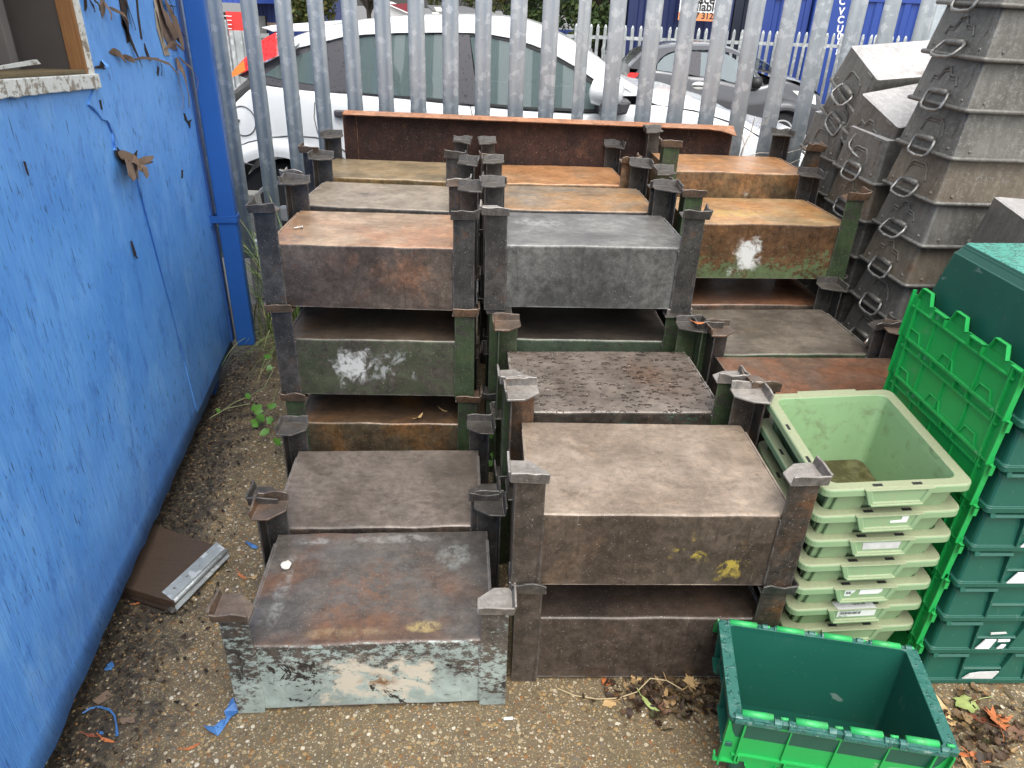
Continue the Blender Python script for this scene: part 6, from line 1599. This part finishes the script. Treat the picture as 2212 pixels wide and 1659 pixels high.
# blue paint chips
def chip(label, pts, h=.004, z=.002, bend=.01):
    c_ = at_z(sum(p[0] for p in pts)/len(pts), sum(p[1] for p in pts)/len(pts), 0); bm = BM()
    L = [at_z(px, py, z)-c_ for px, py in pts]; n_ = len(L)
    A = [bm.verts.new(p+Vector((0, 0, bend*mnoise.noise(p*30)))) for p in L]; B = [bm.verts.new(v.co+Vector((0, 0, .002))) for v in A]; bm.faces.new(A); bm.faces.new(B)
    for i in range(n_): bm.faces.new((A[i], A[(i+1) % n_], B[(i+1) % n_], B[i]))
    bmesh.ops.triangulate(bm, faces=[f for f in bm.faces if len(f.verts) > 4])
    return tag(obj('paint_chip', bm, MT['ply'], None, loc=c_), label, 'paint chip', 'blue paint chips on the ground')
chip('largest blue paint chip, lying by the left leg of the teal crate', [(441, 1574), (462, 1568), (478, 1552), (490, 1553), (484, 1538), (492, 1526), (500, 1517), (505, 1513), (508, 1522), (517, 1532), (500, 1550), (480, 1572), (470, 1585), (450, 1582)], z=.008, bend=.02)
chip('square blue paint chip halfway to the shed', [(225, 1437), (243, 1430), (248, 1440), (240, 1448), (225, 1447)], z=.004)
chip('thin blue paint chip behind the pale teal crate', [(528, 1170), (535, 1170), (555, 1181), (557, 1185), (545, 1184)], z=.004)
chip('small bright blue chip near the curved blue strip', [(208, 1578), (222, 1582), (226, 1588), (212, 1586)], z=.004)
bm = BM(); add_tube(bm, [at_z(px, py, .006) for px, py in ((178, 1541), (195, 1530), (215, 1527), (236, 1533), (247, 1545), (251, 1562), (253, 1588))], [.002, .003, .0025, .003, .0025, .002, .004], 6)
tag(obj('paint_strip', bm, MT['ply'], None), 'thin curved strip of blue paint on the ground at lower left', 'paint strip')
for lab, L in (('splinter of grey brown wood upper of the two near the curved blue strip', [(200, 1515), (232, 1490), (244, 1502), (212, 1522)]), ('frayed brown wood splinter right of the curved blue strip', [(258, 1552), (290, 1548), (292, 1560), (262, 1564)])):
    bm = BM(); c_ = at_z(*L[0], 0); add_prism(bm, [tuple((at_z(px, py, .004)-c_).to_2d()) for px, py in L], 'z', .001, .006); tag(obj('wood_splinter', bm, MT['veneer'], None, loc=c_, bevel=.001), lab, 'splinter')
# stone, screw and dowel
def stone(label, px, py, z, s_, mat, name='stone'):
    bm = BM(); bmesh.ops.create_icosphere(bm, subdivisions=3, radius=1)
    for v in bm.verts: v.co = Vector((v.co.x*s_*1.1, v.co.y*s_, v.co.z*s_*.8))*(1+.30*mnoise.noise(v.co*1.6+Vector((px, 0, 0)))+.1*mnoise.noise(v.co*5))
    p = at_z(px, py, z); return tag(obj(name, bm, mat, None, loc=(p.x, p.y, z+s_*.68)), label, 'stone')
stone('white stone lying on the deck of the pale teal crate', 619, 1226, T+.002, .0125, simple('chalky stone', (.70, .67, .58), .8, var=.15, scale=60))
stone('dark round pebble by the board corner', 376, 1322, 0, .012, simple('dark pebble', (.06, .055, .05), .4))
bm = BM(); p = at_z(645, 492, 2*P+T+.006); add_tube(bm, [(-.012, -.006, 0), (.008, .004, .002)], .003, 6); add_tube(bm, [(.008, .004, .002), (.012, .006, .002)], .006, 8); tag(obj('loose_screw', bm, MT['wire'], None, loc=p), 'small screw lying on the orange deck of the left stack', 'screw')
bm = BM(); p = at_z(1540, 1538, 0); p = at_z(1044, 1586-1, .004); add_tube(bm, [(-.011, 0, 0), (.011, .003, 0)], .0035, 8); tag(obj('cigarette_end', bm, MT['white_letter'], None, loc=at_z(1098, 1553, .004)), 'white cigarette end on the concrete right of the teal crate', 'cigarette end')
# dry stem in front of the brown crate
bm = BM(); add_tube(bm, [at_z(px, py, z) for px, py, z in ((1205, 1487, .004), (1240, 1502, .004), (1290, 1510, .006), (1335, 1508, .01), (1375, 1495, .02), (1405, 1465, .035), (1440, 1470, .03), (1475, 1490, .012))], .0016, 6)
tag(obj('dry_straw', bm, simple('dry stem', (.42, .33, .18), .7), None), 'long dry straw trailing through the leaf pile', 'straw')
# grass tuft by the fence
gm = island_mat('grass blades', [(.10, .17, .04), (.16, .24, .07), (.22, .28, .10), (.07, .13, .03), (.32, .30, .14)], .5)
def blade(bm, p, h, lean, az, w_=.004, droop=.5):
    d_ = Vector((math.cos(az), math.sin(az), 0)); s_ = Vector((-d_.y, d_.x, 0)); rings = []
    n_ = 7; L = []
    for i in range(n_+1):
        f = i/n_; q = p + d_*(lean*f**1.6*h) + Vector((0, 0, h*(f-droop*f**3*lean))); ww = w_*(1-f)**.7+.0004
        L.append((q-s_*ww, q+s_*ww))
    for (a_, b_), (c2, d2) in zip(L, L[1:]):
        bm.faces.new([bm.verts.new(x) for x in (a_, b_, d2, c2)])
bm = BM(); rr = random.Random(8)
for i in range(170):
    p = Vector((-1.16+rr.gauss(0, .075), 3.50+rr.gauss(0, .09), 0)); blade(bm, p, rr.uniform(.25, .72), rr.uniform(.1, .8), rr.uniform(0, 6.3), rr.uniform(.0022, .0045))
for i in range(26):
    p = Vector((-1.18+rr.gauss(0, .06), 3.45+rr.gauss(0, .05), 0)); blade(bm, p, rr.uniform(.55, .98), rr.uniform(.3, .8), rr.uniform(2.2, 4.9), .003, .7)
for i in range(70):
    p = Vector((-1.12+rr.gauss(0, .09), 3.25+rr.gauss(0, .12), 0)); blade(bm, p, rr.uniform(.12, .35), rr.uniform(.8, 1.5), rr.uniform(3.6, 6.3), .003, .6)
tag(obj('grass_tuft', bm, gm, None, weld=False), 'tuft of long grass growing by the downpipe at the fence foot', 'grass', kind='stuff')
# creeping weeds
wm = simple('fresh weed leaf', (.085, .22, .03), .45, var=.3, scale=40)
def weed(label, stems, leaves, az=0):
    c_ = at_z(*stems[0][0][:2], 0); r = thing('creeping_weed', label, 'weed', c_)
    for s_ in stems:
        bm = BM(); add_tube(bm, [at_z(px, py, z)-c_ for px, py, z in s_], .0022, 5); obj('stem', bm, simple('weed stem', (.20, .22, .10), .6), r)
    for i, (px, py, z, sz, ro) in enumerate(leaves):
        bm = BM(); M = Matrix.Translation(at_z(px, py, z)-c_) @ Euler((R(38+10*math.sin(i*3)), R(12*math.cos(i*5)), R(ro))).to_matrix().to_4x4(); leaf_bm(bm, SYC if i % 2 else OVATE, sz, M, .25, 70+i); obj('leaf', bm, wm, r, smooth=True, weld=False)
weed('leafy creeping weed on the ground left of the rusty brown crate', [[(478, 890, 0), (505, 870, .03), (540, 855, .05), (570, 838, .06), (590, 800, .12)], [(450, 905, 0), (490, 882, .02), (540, 872, .03)], [(560, 905, .02), (585, 880, .05), (600, 840, .08)]],
     [(576, 771, .14, .050, 60), (580, 795, .12, .045, 20), (535, 858, .05, .05, 100), (552, 886, .05, .075, 70), (562, 905, .05, .075, 110), (548, 915, .03, .06, 40), (585, 878, .08, .055, 50), (580, 908, .06, .05, 10), (570, 935, .05, .055, 60), (596, 955, .06, .055, 75), (600, 925, .07, .05, 15), (470, 888, .01, .035, 80)])
weed('small weed sprouting between the left and middle columns of crates', [[(1066, 1010, .02), (1062, 980, .1), (1060, 945, .2)]], [(1059, 942, .21, .05, 80), (1064, 985, .12, .045, 30), (1058, 1002, .06, .04, 60)])
# bare twig behind the rust orange crate
bm = BM(); Yq = 3.62
tw = lambda L, r0, r1: add_tube(bm, [at_y(px, py, Yq+.02*(i % 2)) for i, (px, py) in enumerate(L)], [r0+(r1-r0)*i/(len(L)-1) for i in range(len(L))], 6)
tw([(1590, 420), (1598, 345), (1606, 318), (1622, 285), (1630, 255)], .005, .0022); tw([(1614, 300), (1640, 275), (1665, 252)], .003, .001); tw([(1608, 312), (1602, 290), (1604, 275)], .003, .001); tw([(1598, 345), (1640, 330), (1690, 333), (1730, 322)], .003, .0015); tw([(1700, 357), (1735, 340)], .002, .001)
tag(obj('bare_twig', bm, simple('pale bare twig', (.42, .37, .31), .7), None), 'pale bare twig sticking up behind the highest rusty crate', 'twig')
bm = BM()
Yq = 3.64; tw([(975, 620), (960, 420), (950, 300), (938, 250)], .003, .0012)
bm.free(); bm = BM(); tw([(958, 345), (952, 300), (946, 262), (930, 235)], .0022, .0008); tw([(950, 290), (962, 262), (968, 240)], .0015, .0006); tw([(946, 262), (940, 240), (945, 222)], .0012, .0005); tw([(955, 320), (972, 295), (985, 270)], .0012, .0005)
tag(obj('dry_weed', bm, simple('dry weed stalk', (.45, .40, .34), .7), None), 'dry thin weed stalks by the left end of the rusted trough', 'weed')
